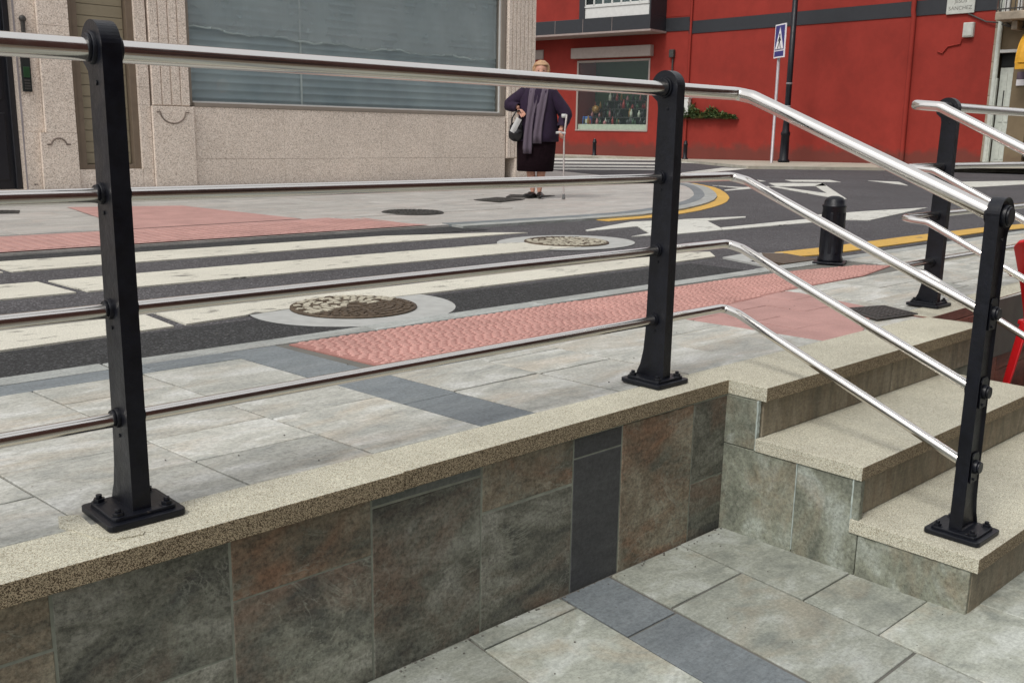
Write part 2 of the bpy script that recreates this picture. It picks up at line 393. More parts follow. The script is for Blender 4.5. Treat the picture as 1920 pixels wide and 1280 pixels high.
def slab_tiles(name, polys, z, gap, mats, parent=None, kind=None, thick=.02, bevel=.0022, uneven=.0012):
    """each polygon is one stone with its own edges; polys: list of (pts, material index)"""
    bm = BM()
    for pts, mi in polys:
        ar = sum(pts[i][0] * pts[(i + 1) % len(pts)][1] - pts[(i + 1) % len(pts)][0] * pts[i][1] for i in range(len(pts)))
        if ar < 0: pts = pts[::-1]
        c = Vector((sum(p[0] for p in pts) / len(pts), sum(p[1] for p in pts) / len(pts)))
        n = len(pts)
        def inset(d):
            res = []
            for i in range(n):
                p = Vector(pts[i]); a = Vector(pts[i - 1]); b = Vector(pts[(i + 1) % n])
                e1 = (p - a).normalized(); e2 = (b - p).normalized()
                n1 = Vector((-e1.y, e1.x)); n2 = Vector((-e2.y, e2.x)); q = n1 + n2
                k = 1 / max(.3, (1 + n1.dot(n2)) / 2) / 2
                res.append(p + q * d * k)
            return res
        gp = gap * random.uniform(.35, 1.9)
        o1, o2 = inset(gp), inset(gp + bevel)
        tx, ty, tz = (random.uniform(-1, 1) * uneven * 2 for _ in range(3))
        def zz(p): return z + tz * .5 + (p.x - c.x) * tx * 1.5 + (p.y - c.y) * ty * 1.5
        A = [bm.verts.new((p.x, p.y, z - thick)) for p in o1]; B = [bm.verts.new((p.x, p.y, zz(p) - bevel * .8)) for p in o1]; C = [bm.verts.new((p.x, p.y, zz(p))) for p in o2]
        for i in range(n):
            j = (i + 1) % n
            for q in ((A[i], A[j], B[j], B[i]), (B[i], B[j], C[j], C[i])): bm.faces.new(q).material_index = mi
        bm.faces.new(C).material_index = mi
    o = build(name, bm, mats, parent)
    if kind: o['kind'] = kind
    return o

# ------------------------------------------------------------------ ground and road
ZR = -.02
bm = BM(); sheet(bm, [(-300, -300), (400, -300), (400, 400), (-300, 400)], -.60)
tag(build('ground', bm, 'ground_dark'), kind='structure')
bm = BM(); sheet(bm, [(-40, 3.16), (90, 3.16), (90, 90), (-40, 90)], ZR)
tag(build('road', bm, 'asphalt'), kind='structure')
bm = BM(); sheet(bm, [(-6, 3.17), (5.05, 3.17), (5.02, 3.69), (2.9, 3.70), (-6, 3.58)], ZR + .004)
sheet(bm, [(5.8, 3.16), (14, 3.16), (14, 3.62), (9, 3.42), (5.9, 3.27)], ZR + .004)
sheet(bm, [(-6, 6.14), (2.2, 6.14), (4.3, 6.08), (5.4, 6.02), (5.3, 6.40), (-6, 6.45)], ZR + .004)
tag(build('road_patch', bm, 'asphalt_fresh'), kind='structure')

def bez(p0, p1, p2, n=8): return [(p0[0] * (1 - t) ** 2 + 2 * p1[0] * t * (1 - t) + p2[0] * t * t, p0[1] * (1 - t) ** 2 + 2 * p1[1] * t * (1 - t) + p2[1] * t * t) for t in [i / n for i in range(n + 1)]]
kerb_line = [(g(x, y).x, g(x, y).y) for x, y in ((904, 427), (980, 422.5), (1052, 417), (1140, 411), (1227, 404), (1278, 397), (1310, 391.5), (1336, 385), (1350, 380.5), (1360, 375.5), (1365, 368.5), (1362, 363.5), (1357, 359), (1348, 353.5), (1336, 349), (1300, 342))]
def offset(line, d):
    out = []
    for i, p in enumerate(line):
        a = Vector(line[max(i - 1, 0)]); b = Vector(line[min(i + 1, len(line) - 1)]); t = (b - a).normalized()
        out.append((p[0] - t.y * d, p[1] + t.x * d))
    return out
# corner pavement beside the granite building
core = offset(kerb_line[2:], .42)
inner = [(5.15, 6.43)] + core
far_poly = [(-10, 6.42), (5.15, 6.42)] + core + [(17.5, 21), (16, 33), (12.8, 33), (12.8, 12.2), (-10, 12.2)]
bm = BM(); prism(bm, far_poly, -.25, -.001); tag(build('corner_pavement', bm, 'paving_far'), kind='structure')
# thin joints of the corner pavement's flags: flags as low-relief stones near enough to read
polys = []
for i in range(-2, 13):
    x0 = -1 + i * .8
    for j in range(8):
        y0 = 7.45 + j * .6; sh = .4 * (j % 2)
        if x0 + sh + .8 > 7.5 + .25 * j: continue
        polys.append(([(x0 + sh, y0), (x0 + sh + .8, y0), (x0 + sh + .8, y0 + .6), (x0 + sh, y0 + .6)], 0))
slab_tiles('corner_flags', polys, .004, .004, ['paving_far'], kind='structure', uneven=.0008)
# kerb bands round the nose: dark granite setts then pale kerb then yellow line
def band(line, d0, d1, z0, z1):
    a, b = offset(line, d0), offset(line, d1)
    bm_ = BM()
    for i in range(len(line) - 1):
        k0, k1 = i, i + 1
        prism(bm_, [a[k0], a[k1], b[k1], b[k0]], z0, z1)
    return bm_
tail = [(5.28, 6.09), (5.8, 6.06)]
kl = tail + kerb_line[3:]
tag(build('kerb', band(kl, .14, .30, -.2, .003), 'kerb_stone'), kind='structure')
tag(build('kerb', band(kl, .30, .44, -.2, .005), 'slate'), kind='structure')
bm = band(kl[2:], -.02, .135, ZR - .01, ZR + .006)
tag(build('yellow_line', bm, 'paint_yellow'), kind='structure')

# pink crossing paving on the far side
bm = BM()
sheet(bm, [(-6, 6.44), (5.1, 6.44), (4.75, 7.45), (2.72, 7.36), (-6, 7.32)], .007)
tag(build('tactile_paving', bm, 'pink_smooth'), kind='structure')
bm = BM(); sheet(bm, [(2.98, 7.39), (4.5, 7.46), (4.28, 9.35), (3.3, 9.7)], .0085)
tag(build('pink_paving', bm, 'pink_smooth'), kind='structure')
bm = BM()
for i in range(62):                                    # ribs running across the far tactile band
    x = .2 + i * .078
    box(bm, (x, 6.50, .007), (x + .036, 7.24, .0105))
tag(build('tactile_ribs', bm, 'pink_rib', bevel=.002), kind='structure')

# near pavement ---------------------------------------------------
def sk(x, y): return x - (y - 1.875) * .095 if x < 4.3 else x - (y - 1.875) * .03      # the joints lean a little, as laid
def quad(x0, x1, y0, y1, mi=0): return ([(sk(x0, y0), y0), (sk(x1, y0), y0), (sk(x1, y1), y1), (sk(x0, y1), y1)], mi)
polys = []
YC = 1.876
cols = [(-1.76, -1.42, [3.0, 2.6, 2.31, YC]), (-1.42, -1.08, [3.0, 2.8, 2.3, YC]), (-1.08, -.74, [3.0, 2.6, 2.11, YC]), (-.74, -.40, [3.0, 2.5, 2.3, YC]), (-.40, -.06, [3.0, 2.6, 2.2, YC]),
        (-.06, .285, [3.0, 2.7, 2.35, YC]), (.285, .63, [3.0, 2.605, 2.108, YC]), (.63, .985, [3.0, 2.605, 2.303, YC]), (.985, 1.315, [3.0, 2.79, 2.6, 2.325, 2.105, YC]),
        (1.315, 1.665, [3.0, 2.604, 2.30, YC])]
for x0, x1, ys in cols:
    for a, b in zip(ys, ys[1:]): polys.append(quad(x0, x1, b, a))
for a, b in ((3.12, 2.62), (2.62, 2.19), (2.19, YC)): polys.append(quad(1.665, 1.872, b, a, 1))
x = -1.76
for ln in (.62, .7, .55, .66, .6, .31):
    polys.append(quad(x, min(x + ln, 1.665), 3.0, 3.12, 1)); x += ln
x = -1.8
while x < 12:
    ln = random.uniform(.9, 1.05); polys.append(([(x, 3.12), (x + ln, 3.12), (x + ln, 3.225), (x, 3.225)], 2)); x += ln
rc = [(1.872, 2.235, [2.60, 2.21, YC]), (2.235, 2.58, [2.58, 2.43, 2.20, YC]), (2.58, 2.93, [2.56, 2.22, YC]), (2.93, 3.43, [2.54, 2.31, 2.12, YC])]
for x0, x1, ys in rc:
    for a, b in zip(ys, ys[1:]): polys.append(quad(x0, x1, b, a))
for i in range(16):
    x0 = 4.42 + i * .49; ys = [2.66, 2.40, 2.13, 1.84] if i % 2 else [2.66, 2.52, 2.22, 1.98, 1.84]
    for a, b in zip(ys, ys[1:]): polys.append(quad(x0 + .03, x0 + .52, b, a))
    if x0 > 5.4:
        for a, b in ((3.12, 2.9), (2.9, 2.66)): polys.append(quad(x0 + .03, x0 + .52, b, a))
slab_tiles('near_pavement', polys, 0, .0028, ['paving_stone', 'slate', 'kerb_stone'], kind='structure', bevel=.0018)
bm = BM(); box(bm, (-4, 1.84, -.3), (14, 3.222, -.0055)); tag(build('pavement_bed', bm, 'grout'), kind='structure')
# pink tactile area, laid flush, with rows of raised buds
bm = BM()
tp = [(1.86, 2.612), (1.80, 3.10), (3.3, 3.10), (4.5, 3.08), (5.2, 3.04), (5.75, 2.93), (5.9, 2.80), (5.3, 2.68), (4.45, 2.66), (3.4, 2.55), (2.6, 2.575)]
prism(bm, tp, -.02, -.0005); o = build('tactile_paving', bm, 'pink_tile'); tag(o, kind='structure')
def inside(p, poly):
    c = False
    for i in range(len(poly)):
        a, b = poly[i], poly[i - 1]
        if (a[1] > p[1]) != (b[1] > p[1]) and p[0] < (b[0] - a[0]) * (p[1] - a[1]) / (b[1] - a[1]) + a[0]: c = not c
    return c
bm = BM(); rn = random.Random(5); off = [rn.uniform(0, .0445) for _ in range(30)]
for j in range(21):
    for i in range(96):
        px = 1.77 + i * .0445 + off[j]; py = 2.565 + j * .0262
        hx, hy = .0185, .0098
        if not all(inside((px + dx, py + dy), tp) for dx, dy in ((hx, hy), (-hx, hy), (hx, -hy), (-hx, -hy))): continue
        hh = .0030 + rn.uniform(-.0006, .0006); v0 = []
        for h, k_ in ((-.0006, 1.0), (hh, .74)):
            v0.append([bm.verts.new((px + a * hx * k_, py + b * hy * k_, h)) for a, b in ((1, .4), (.6, 1), (-.6, 1), (-1, .4), (-1, -.4), (-.6, -1), (.6, -1), (1, -.4))])
        for a in range(8): bm.faces.new((v0[0][a], v0[0][(a + 1) % 8], v0[1][(a + 1) % 8], v0[1][a]))
        bm.faces.new(v0[1])
tag(build('tactile_buds', bm, 'pink_dome'), kind='structure')
def clip(poly, C_):
    for i in range(len(C_)):
        a, b = Vector(C_[i]), Vector(C_[(i + 1) % len(C_)]); out = []
        sd = lambda p: (b.x - a.x) * (p[1] - a.y) - (b.y - a.y) * (p[0] - a.x)
        for k_ in range(len(poly)):
            p, q = poly[k_ - 1], poly[k_]; sp_, sq = sd(p), sd(q)
            if (sp_ >= 0) != (sq >= 0):
                t_ = sp_ / (sp_ - sq); out.append((p[0] + (q[0] - p[0]) * t_, p[1] + (q[1] - p[1]) * t_))
            if sq >= 0: out.append(q)
        poly = out
        if len(poly) < 3: return None
    res = [p for k_, p in enumerate(poly) if math.hypot(p[0] - poly[k_ - 1][0], p[1] - poly[k_ - 1][1]) > .02]
    return res if len(res) >= 3 else None
polys = []; CV = [(3.43, 1.872), (3.74, 1.872), (4.30, 2.10), (4.46, 2.655), (3.37, 2.55)]
for i in range(6):
    for j in range(4):
        x0 = 3.36 + i * .20; y0 = 1.87 + j * .20
        q = clip([(x0, y0), (x0 + .2, y0), (x0 + .2, y0 + .2), (x0, y0 + .2)], CV)
        if q: polys.append((q, 0))
bm = BM(); prism(bm, [(3.0, 1.845), (4.6, 1.845), (4.6, 2.70), (3.0, 2.60)], -.02, -.0035); tag(build('pavement_bed', bm, 'paving_stone'), kind='structure')
slab_tiles('pink_paving', polys, 0, .001, ['pink_smooth'], kind='structure', bevel=.001)

# lower pavement ---------------------------------------------------
ZL = -.5
stone_slab('paving_brown', (.13, .10, .07), (.14, .09, .06), (.17, .14, .11), (.08, .065, .05))  # for unseen rows behind the camera, dark brown to deepen the rail reflections
def lk(x, y): return x + (y - 1.69) * (.10 if x < 2.7 else .0)
def lq(x0, x1, y0, y1, mi=0): return ([(lk(x0, y0), y0), (lk(x1, y0), y0), (lk(x1, y1), y1), (lk(x0, y1), y1)], mi)
polys = []
lc = [(1.495, 1.835, [1.742, 1.665, .99, .45, -.3]), (1.155, 1.495, [1.74, 1.46, .92, .3]), (.80, 1.155, [1.74, 1.3, .8]), (.45, .80, [1.74, 1.5, .9]), (.1, .45, [1.74, 1.2, .7]), (-.25, .1, [1.74, 1.4, .8])]
for x0, x1, ys in lc:
    for a, b in zip(ys, ys[1:]): polys.append(lq(x0, x1, b, a))
for a, b in ((1.74, 1.467), (1.467, 1.045), (1.045, .6), (.6, .2), (.2, -.3)): polys.append(lq(1.835, 2.04, b, a, 1))
for x0, x1, ys in [(2.045, 2.385, [1.74, 1.492, .935, .5, 0, -.3]), (2.385, 2.71, [1.74, 1.275, 1.04, .62, .2, -.3])]:
    for a, b in zip(ys, ys[1:]): polys.append(lq(x0, x1, b, a))
for i in range(22):
    x0 = 2.70 + i * .34; ys = [1.74, 1.2, .80, .5, .1, -.3] if i % 2 else [1.74, 1.4, 1.0, .62, .3, -.3]
    for a, b in zip(ys, ys[1:]): polys.append(lq(x0, x0 + .34, b, a))
for i in range(24):
    for j in range(8):
        x0 = -3.9 + i * .6; y0 = -.32 - .45 * (j + 1)
        polys.append(([(x0, y0), (x0 + .6, y0), (x0 + .6, y0 + .45), (x0, y0 + .45)], 2))
for i in range(12):
    x0 = -4.3 + i * .34
    for a, b in ((1.74, 1.1), (1.1, .4), (.4, -.3)): polys.append(lq(x0, x0 + .34, b, a))
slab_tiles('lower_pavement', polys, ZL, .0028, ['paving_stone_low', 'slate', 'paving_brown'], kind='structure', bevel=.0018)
bm = BM(); sheet(bm, [(-10, -6), (16, -6), (16, 1.80), (-10, 1.80)], ZL - .0055); tag(build('pavement_bed', bm, 'grout'), kind='structure')

# ------------------------------------------------------------------ retaining wall, left
wall = empty('retaining_wall', (1.0, 1.76, ZL), label='low retaining wall faced with dark mottled slabs under a pale speckled coping, left of the steps', cat='wall')
bm = BM(); box(bm, (-4, 1.7462, -.58), (2.62, 1.84, -.042)); build('wall_core', bm, 'grout_wall', wall)
def face_slabs(name, cells, parent, mats, y=1.745, gap=.0021):
    """slabs on a vertical face looking towards -Y"""
    bm = BM()
    for x0, x1, z0, z1, mi in cells:
        jj = lambda: random.uniform(-.0009, .0012)
        a, b, c, d = x0 + gap + jj(), x1 - gap - jj(), z0 + gap + jj(), z1 - gap - jj(); e = .0018; yo = y + random.uniform(-.0008, .0008)
        o = [bm.verts.new(p) for p in ((a, yo + .012, c), (b, yo + .012, c), (b, yo + .012, d), (a, yo + .012, d))]
        m_ = [bm.verts.new(p) for p in ((a, yo + e, c), (b, yo + e, c), (b, yo + e, d), (a, yo + e, d))]
        n_ = [bm.verts.new(p) for p in ((a + e, yo, c + e), (b - e, yo, c + e), (b - e, yo, d - e), (a + e, yo, d - e))]
        for i in range(4):
            j = (i + 1) % 4
            bm.faces.new((o[i], o[j], m_[j], m_[i])).material_index = mi; bm.faces.new((m_[i], m_[j], n_[j], n_[i])).material_index = mi
        bm.faces.new(n_).material_index = mi
    return build(name, bm, mats, parent)
T0 = -.047
cells = [(.512, .862, -.31, T0, 0), (.512, .862, -.56, -.31, 0), (.862, 1.212, -.19, T0, 1), (.862, 1.212, -.56, -.19, 0),
         (1.212, 1.548, -.075, T0, 2), (1.212, 1.548, -.56, -.075, 0), (1.548, 1.886, -.178, T0, 1), (1.548, 1.886, -.56, -.178, 0),
         (1.886, 2.09, -.108, T0, 3), (1.886, 2.09, -.56, -.108, 3), (2.09, 2.432, -.56, T0, 1), (2.432, 2.645, -.31, T0, 0), (2.432, 2.645, -.56, -.31, 0),
         (.17, .512, -.165, T0, 1), (.17, .512, -.40, -.165, 1), (.17, .512, -.56, -.40, 0)]
for i in range(12):
    x1 = .17 - i * .345; s = random.choice([-.18, -.30, -.36])
    cells += [(x1 - .345, x1, s, T0, 0), (x1 - .345, x1, -.56, s, 1)]
stone_slab('cladding_rusty', (.175, .145, .103), (.205, .115, .070), (.26, .24, .18), (.092, .090, .070), streak=(1.0, 2.2, 2.0), rust_amt=.8, scale=4.0, jitter=.18, contrast=1.1, effl=.6, grain=.85, relief=2.5, bumpd=.003)
stone_slab('cladding_thin', (.14, .155, .14), (.13, .13, .12), (.18, .19, .175), (.10, .115, .10), rust_amt=.3)
face_slabs('cladding', cells, wall, ['cladding', 'cladding_rusty', 'cladding_thin', 'cladding_slate'])
def light_sides(bm):  # X-facing sides keep the lit top colour; other edges keep the painted shade
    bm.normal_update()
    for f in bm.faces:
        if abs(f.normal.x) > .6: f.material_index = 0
# coping in lengths with fine joints
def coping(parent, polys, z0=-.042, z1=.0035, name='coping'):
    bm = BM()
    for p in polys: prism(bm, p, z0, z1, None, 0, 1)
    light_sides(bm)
    return build(name, bm, ['terrazzo', 'terrazzo_shaded_edge'], parent, bevel=.0018)
YF = 1.722
cp = []; xs = [-4, -2.9, -1.75, -.6, .30, 1.285]
for a, b in zip(xs, xs[1:]): cp.append([(a + .0006, YF - .012), (b - .0006, YF - .006), (b - .0006, 1.872), (a + .0006, 1.872)])
cp.append([(1.2856, YF - .002), (2.607, YF + .02), (2.607, 1.60), (4.29, 1.60), (4.255, 1.835), (4.14, 1.86), (3.70, 1.868), (2.607, 1.872), (1.2856, 1.872)])
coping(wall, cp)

# ------------------------------------------------------------------ steps
steps = empty('steps', (3.4, 1.3, ZL), label='flight of stone steps with pale speckled treads and brown risers', cat='steps')
XL = 2.612
bm = BM()
box(bm, (XL, 1.628, -.56), (4.24, 1.80, -.042)); box(bm, (XL, 1.29, -.56), (3.98, 1.628, -.165 - .043)); box(bm, (XL, .94, -.56), (4.3, 1.29, -.33 - .043))
build('step_core', bm, 'grout_wall', steps)
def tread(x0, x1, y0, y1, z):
    bm = BM(); prism(bm, [(x0, y0), (x1, y0), (x1, y1), (x0, y1)], z - .042, z, None, 0, 1); light_sides(bm); return build('tread', bm, ['terrazzo', 'terrazzo_shaded_edge'], steps, bevel=.0018)
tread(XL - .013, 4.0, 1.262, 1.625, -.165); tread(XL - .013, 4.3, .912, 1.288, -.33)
def riser(x0, x1, y, z0, z1, xs=()):
    xx = [x0, *xs, x1]; face_slabs('riser', [(a, b, z0, z1, 0) for a, b in zip(xx, xx[1:])], steps, ['cladding_riser'], y=y - .008, gap=.0015)
riser(XL + .012, 4.24, 1.628, -.165, -.044, (3.5,)); riser(XL + .012, 3.98, 1.29, -.33, -.209, (3.46,)); riser(XL + .003, 4.3, .94, -.52, -.374, (3.4,))
# side facing -X: built as -Y-facing slabs then turned
def side_slabs(cells):
    bm = BM(); gap = .0015
    for y0, y1, z0, z1, mi in cells:
        x = XL - .008; e = .0015
        a, b, c, d = y0 + gap, y1 - gap, z0 + gap, z1 - gap
        o = [bm.verts.new(p) for p in ((x + .02, a, c), (x + .02, a, d), (x + .02, b, d), (x + .02, b, c))]
        m_ = [bm.verts.new(p) for p in ((x + e, a, c), (x + e, a, d), (x + e, b, d), (x + e, b, c))]
        n_ = [bm.verts.new(p) for p in ((x, a + e, c + e), (x, a + e, d - e), (x, b - e, d - e), (x, b - e, c + e))]
        for i in range(4):
            j = (i + 1) % 4
            bm.faces.new((o[i], o[j], m_[j], m_[i])).material_index = mi; bm.faces.new((m_[i], m_[j], n_[j], n_[i])).material_index = mi
        bm.faces.new(n_).material_index = mi
    build('side_cladding', bm, ['cladding_side'], steps)
side_slabs([(1.625, 1.747, -.207, -.043, 0), (1.475, 1.747, -.56, -.207, 0), (1.262, 1.475, -.56, -.207, 0), (.912 + .02, 1.262, -.56, -.372, 0)])
# grout beads at the side corners
def bead(y, z0, z1, w):
    bm = BM(); rn = random.Random(int(z1 * 1000)); n = 14; L_, R_ = [], []
    for i in range(n + 1):
        z = z0 + (z1 - z0) * i / n; L_.append((y - w * rn.uniform(.5, 1.2), z)); R_.append((y + w * rn.uniform(.4, 1.1), z))
    P = Matrix(((0, 0, -1, 0), (1, 0, 0, 0), (0, 1, 0, 0), (0, 0, 0, 1)))
    prism(bm, L_ + R_[::-1], -(XL + .004), -(XL - .0096), P); bmesh.ops.recalc_face_normals(bm, faces=bm.faces)
    build('grout_bead', bm, 'grout_pale', steps)
bead(1.627, -.205, -.044, .0035); bead(1.288, -.370, -.209, .003); bead(1.475, -.49, -.209, .0022)
bm = BM(); prism(bm, [(.60, 1.95), (.635, 1.93), (.632, 1.86), (.636, 1.80), (.66, 1.772), (.70, 1.768), (.69, 1.755), (.645, 1.765), (.615, 1.80), (.60, 1.85), (.585, 1.90)], -.002, .0065); build('mortar_smear', bm, 'terrazzo', wall)

# ------------------------------------------------------------------ retaining wall, right of the steps
wall2 = empty('retaining_wall', (6, 1.85, ZL), label='maroon-faced retaining wall running on behind the steps at right', cat='wall')
bm = BM(); prism(bm, [(4.246, 1.832), (12, 2.075), (12, 2.2), (4.246, 2.0)], -.58, -.043); build('wall_core', bm, 'grout_wall', wall2)
cp2 = []
for i in range(7):
    a, b = 4.258 + i * 1.1, 4.258 + (i + 1) * 1.1
    ya = 1.822 + (a - 4.258) * .031; yb = 1.822 + (b - 4.258) * .031
    cp2.append([(a + .0006, ya), (b - .0006, yb), (b - .0006, yb + .14), (a + .0006, ya + .14)])
stone_slab('maroon_edge', (.20, .09, .07), (.21, .09, .06), (.24, .13, .10), (.13, .06, .05), rust_amt=.3)
bm = BM()
for p in cp2: prism(bm, p, -.042, .0035, None, 0, 1)
build('coping', bm, ['terrazzo', 'maroon_edge'], wall2, bevel=.0018)
bm = BM()
for i in range(16):
    a, b = 4.244 + i * .45, 4.244 + (i + 1) * .45
    ya = 1.816 + (a - 4.258) * .031; yb = 1.816 + (b - 4.258) * .031
    for z0, z1 in (((-.56, -.30), (-.30, -.044)) if i % 2 else ((-.56, -.38), (-.38, -.044))):
        prism(bm, [(a + .002, ya), (b - .002, yb), (b - .002, yb + .02), (a + .002, ya + .02)], z0 + .002, z1 - .002)
build('cladding', bm, 'cladding_maroon', wall2, bevel=.0012)

# ------------------------------------------------------------------ railing
RZ = [.905, .642, .422, .205]
def make_post(parent, loc, rz, top=True):
    """local: rails run along x, straight edge faces -y, foot flares to +y"""
    T = Matrix.Translation(loc) @ Matrix.Rotation(rz, 4, 'Z')
    rl = parent.location; T = Matrix.Translation(-rl) @ T
    # profile in (y, z)
    pr = [(-.046, .020), (-.046, .905)]
    for i in range(1, 26):
        a = math.pi - i * (math.pi + .62) / 26
        pr.append((.003 + .050 * math.cos(a), .905 + .050 * math.sin(a)))
    pr += [(.027, .865), (.023, .845), (.026, .60), (.029, .35), (.032, .16), (.037, .10), (.047, .055), (.058, .032), (.062, .020)]
    bm = BM()
    P = Matrix(((0, 0, 1, 0), (1, 0, 0, 0), (0, 1, 0, 0), (0, 0, 0, 1)))   # prism (u,v,w) -> (x=w, y=u, z=v)
    f1, f2 = prism(bm, pr, -.0185, .0185, P)
    r = bmesh.ops.inset_region(bm, faces=[f1], thickness=.010, depth=-.007); r = bmesh.ops.inset_region(bm, faces=[f2], thickness=.010, depth=-.007)
    bmesh.ops.transform(bm, matrix=T, verts=bm.verts)
    post = build('post', bm, 'black_paint', parent, bevel=.0022, local=True)
    bm = BM()
    def rsq(h, c):
        pts = []
        for sx, sy, a0 in ((1, 1, 0), (-1, 1, 90), (-1, -1, 180), (1, -1, 270)):
            for q in range(4):
                a = R(a0 + q * 30); pts.append((sx * (h - c) + c * math.cos(a), sy * (h - c) + c * math.sin(a)))
        return pts
    prism(bm, rsq(.078, .012), .002, .015); prism(bm, rsq(.064, .01), .0135, .0225)
    bmesh.ops.transform(bm, matrix=T, verts=bm.verts)
    build('base_plate', bm, 'black_paint_worn', post, bevel=.002, local=True)
    for sx in (-1, 1):
        for sy in (-1, 1):
            bm = BM(); px, py = sx * .049, sy * .049
            prism(bm, [(px + .0115 * math.cos(R(60 * q)), py + .0115 * math.sin(R(60 * q))) for q in range(6)], .022, .0305)
            cyl(bm, (px, py, .0305), (px, py, .038), .0062, 10)
            cyl(bm, (px, py, .0215), (px, py, .0235), .0155, 16)
            bmesh.ops.transform(bm, matrix=T, verts=bm.verts)
            build('bolt', bm, 'black_paint_worn', post, bevel=.0008, local=True)
    for i, z in enumerate(RZ):
        for s in (-1, 1):
            bm = BM(); r_ = .031 if i == 0 else .021
            cyl(bm, (s * .0125, 0, z), (s * .026, 0, z), r_, 24, r2=r_ * .93)
            cyl(bm, (s * .026, 0, z), (s * .032, 0, z), r_ * .82, 24, r2=r_ * .78)
            if i:
                prism(bm, [(-.024, z - .045), (.021, z - .045), (.021, z + .030), (.012, z + .042), (-.014, z + .042), (-.024, z + .030)], s * .0125 if s > 0 else -.017, s * .017 if s > 0 else -.0125, P)
                sb = (s * .0165, -.004, z - .036)
                cyl(bm, sb, (s * .021, -.004, z - .036), .004, 8)
            else:
                cyl(bm, (s * .0165, -.012, z - .062), (s * .021, -.012, z - .062), .005, 8)
            bmesh.ops.transform(bm, matrix=T, verts=bm.verts)
            build('collar', bm, 'black_paint', post, bevel=.0008, local=True)
    return post
rail1 = empty('railing', (1.55, 1.875, 0), label='nearest railing of black posts and four steel tubes, along the wall and down the steps', cat='railing', group=None)
YR = 1.876
make_post(rail1, (.722, YR, .0035), 0); make_post(rail1, (2.393, YR, .0035), 0); make_post(rail1, (-.95, YR, .0035), 0)
make_post(rail1, (2.745, 1.022, -.33), R(90) + math.pi)
def rail_path(x_start, Y, Xc, z, zend, yend, yflat, r):
    return fillet([(x_start, Y, z), (Xc, Y, z), (Xc, yflat, z - .012), (Xc, yend, zend)], r, 9)
for i, z in enumerate(RZ):
    bm = BM(); pth = rail_path(-1.6, YR, 2.745, z, z - .33, 1.03, 1.815, .085)
    tube(bm, pth, .0210 if i == 0 else .0145, 28)
    build('rail', bm, 'steel', rail1)
rail2 = empty('railing', (4.9, 1.97, 0), label='second railing of black posts and steel tubes beyond the steps at the right edge', cat='railing')
make_post(rail2, (4.565, 1.972, .0035), 0); make_post(rail2, (6.23, 1.972, .0035), 0); make_post(rail2, (4.2, 1.03, -.33), R(90) + math.pi)
for i, z in enumerate(RZ):
    bm = BM(); z = z + .012
    tube(bm, fillet([(8, 1.972, z), (4.19, 1.972, z), (4.19, 1.85, z - .01), (4.19, 1.03, z - .40)], .075, 9), .0210 if i == 0 else .0145, 24)
    build('rail', bm, 'steel', rail2)

# ------------------------------------------------------------------ road markings
def mark(bm, pts, z):
    prism(bm, pts, ZR + .0004, z)
def pg(bm, px, z=ZR + .008): mark(bm, [(g(x, y, z).x, g(x, y, z).y) for x, y in px], z)
bm = BM()
def stripe(x0, x1, y0, y1, sl=-.35):      # ends cut slightly askew
    mark(bm, [(x0, y0), (x1, y0), (x1 - sl * .0, y1), (x0 + .0, y1)], ZR + .008)
ZM = ZR + .008
mark(bm, [(1.625, 5.69), (4.1, 5.69), (5.48, 5.655), (5.25, 5.80), (4.37, 6.08), (2.2, 6.15), (1.60, 6.16)], ZM)
mark(bm, [(-1.2, 5.75), (1.58, 5.70), (1.55, 6.16), (-1.2, 6.18)], ZM)
mark(bm, [(1.70, 4.80), (3.4, 4.765), (4.6, 4.74), (5.25, 4.70), (5.45, 4.80), (5.2, 5.02), (4.85, 5.18), (3.75, 5.215), (1.665, 5.25)], ZM)
mark(bm, [(-1.2, 4.80), (1.645, 4.80), (1.61, 5.25), (-1.2, 5.28)], ZM)
mark(bm, [(1.705, 3.745), (2.2, 3.80), (3.1, 3.765), (4.7, 3.765), (5.43, 3.80), (5.62, 3.98), (5.3, 4.12), (3.6, 4.10), (1.715, 4.13)], ZM)
mark(bm, [(-1.2, 3.60), (1.0, 3.69), (1.65, 3.735), (1.665, 4.13), (-1.2, 4.13)], ZM)
tag(build('crossing_stripes', bm, 'paint_cream'), kind='structure')
bm = BM()
pg(bm, [(1098, 431), (1184, 415.5), (1195, 424), (1102, 433)])
pg(bm, [(1184, 415.5), (1278, 411.5), (1326, 414), (1351, 426.6), (1354, 430.8), (1274, 438), (1184, 443), (1217, 437), (1195, 424)])
pg(bm, [(1280, 411), (1398, 405.5), (1398, 407.5), (1328, 413.6)])
pg(bm, [(1352, 426.5), (1518, 410), (1530, 416), (1355, 431)])
pg(bm, [(1504, 404.5), (1620, 396), (1739, 389), (1700, 397.5), (1630.5, 412.5), (1551, 410.6), (1531, 413), (1520, 409.5)])
tag(build('road_arrow', bm, 'paint_white'), kind='structure')
bm = BM()
pg(bm, [(1441, 343), (1542, 343.5), (1551, 348.5), (1456, 349.5)])
pg(bm, [(1542, 343.5), (1587, 372.5), (1571, 372), (1551, 362.5), (1528, 348.5)])
pg(bm, [(1444, 349.5), (1456, 349.5), (1551, 362.5), (1571, 372), (1535, 366)])
pg(bm, [(1336, 347.5), (1393, 351), (1441, 349), (1444, 351), (1393, 355), (1360, 357.5), (1358, 356), (1390, 352.8)])
pg(bm, [(1472, 337.3), (1556, 337.5), (1576, 341.2), (1484, 340.3)])
pg(bm, [(1628, 338.5), (1686, 341), (1702, 347.5)])
pg(bm, [(1793, 341), (1920, 338.7), (2050, 341), (1920, 345.5), (1835, 350.5), (1793, 350)])
pg(bm, [(1420, 337), (1436, 339.8), (1425, 340)])
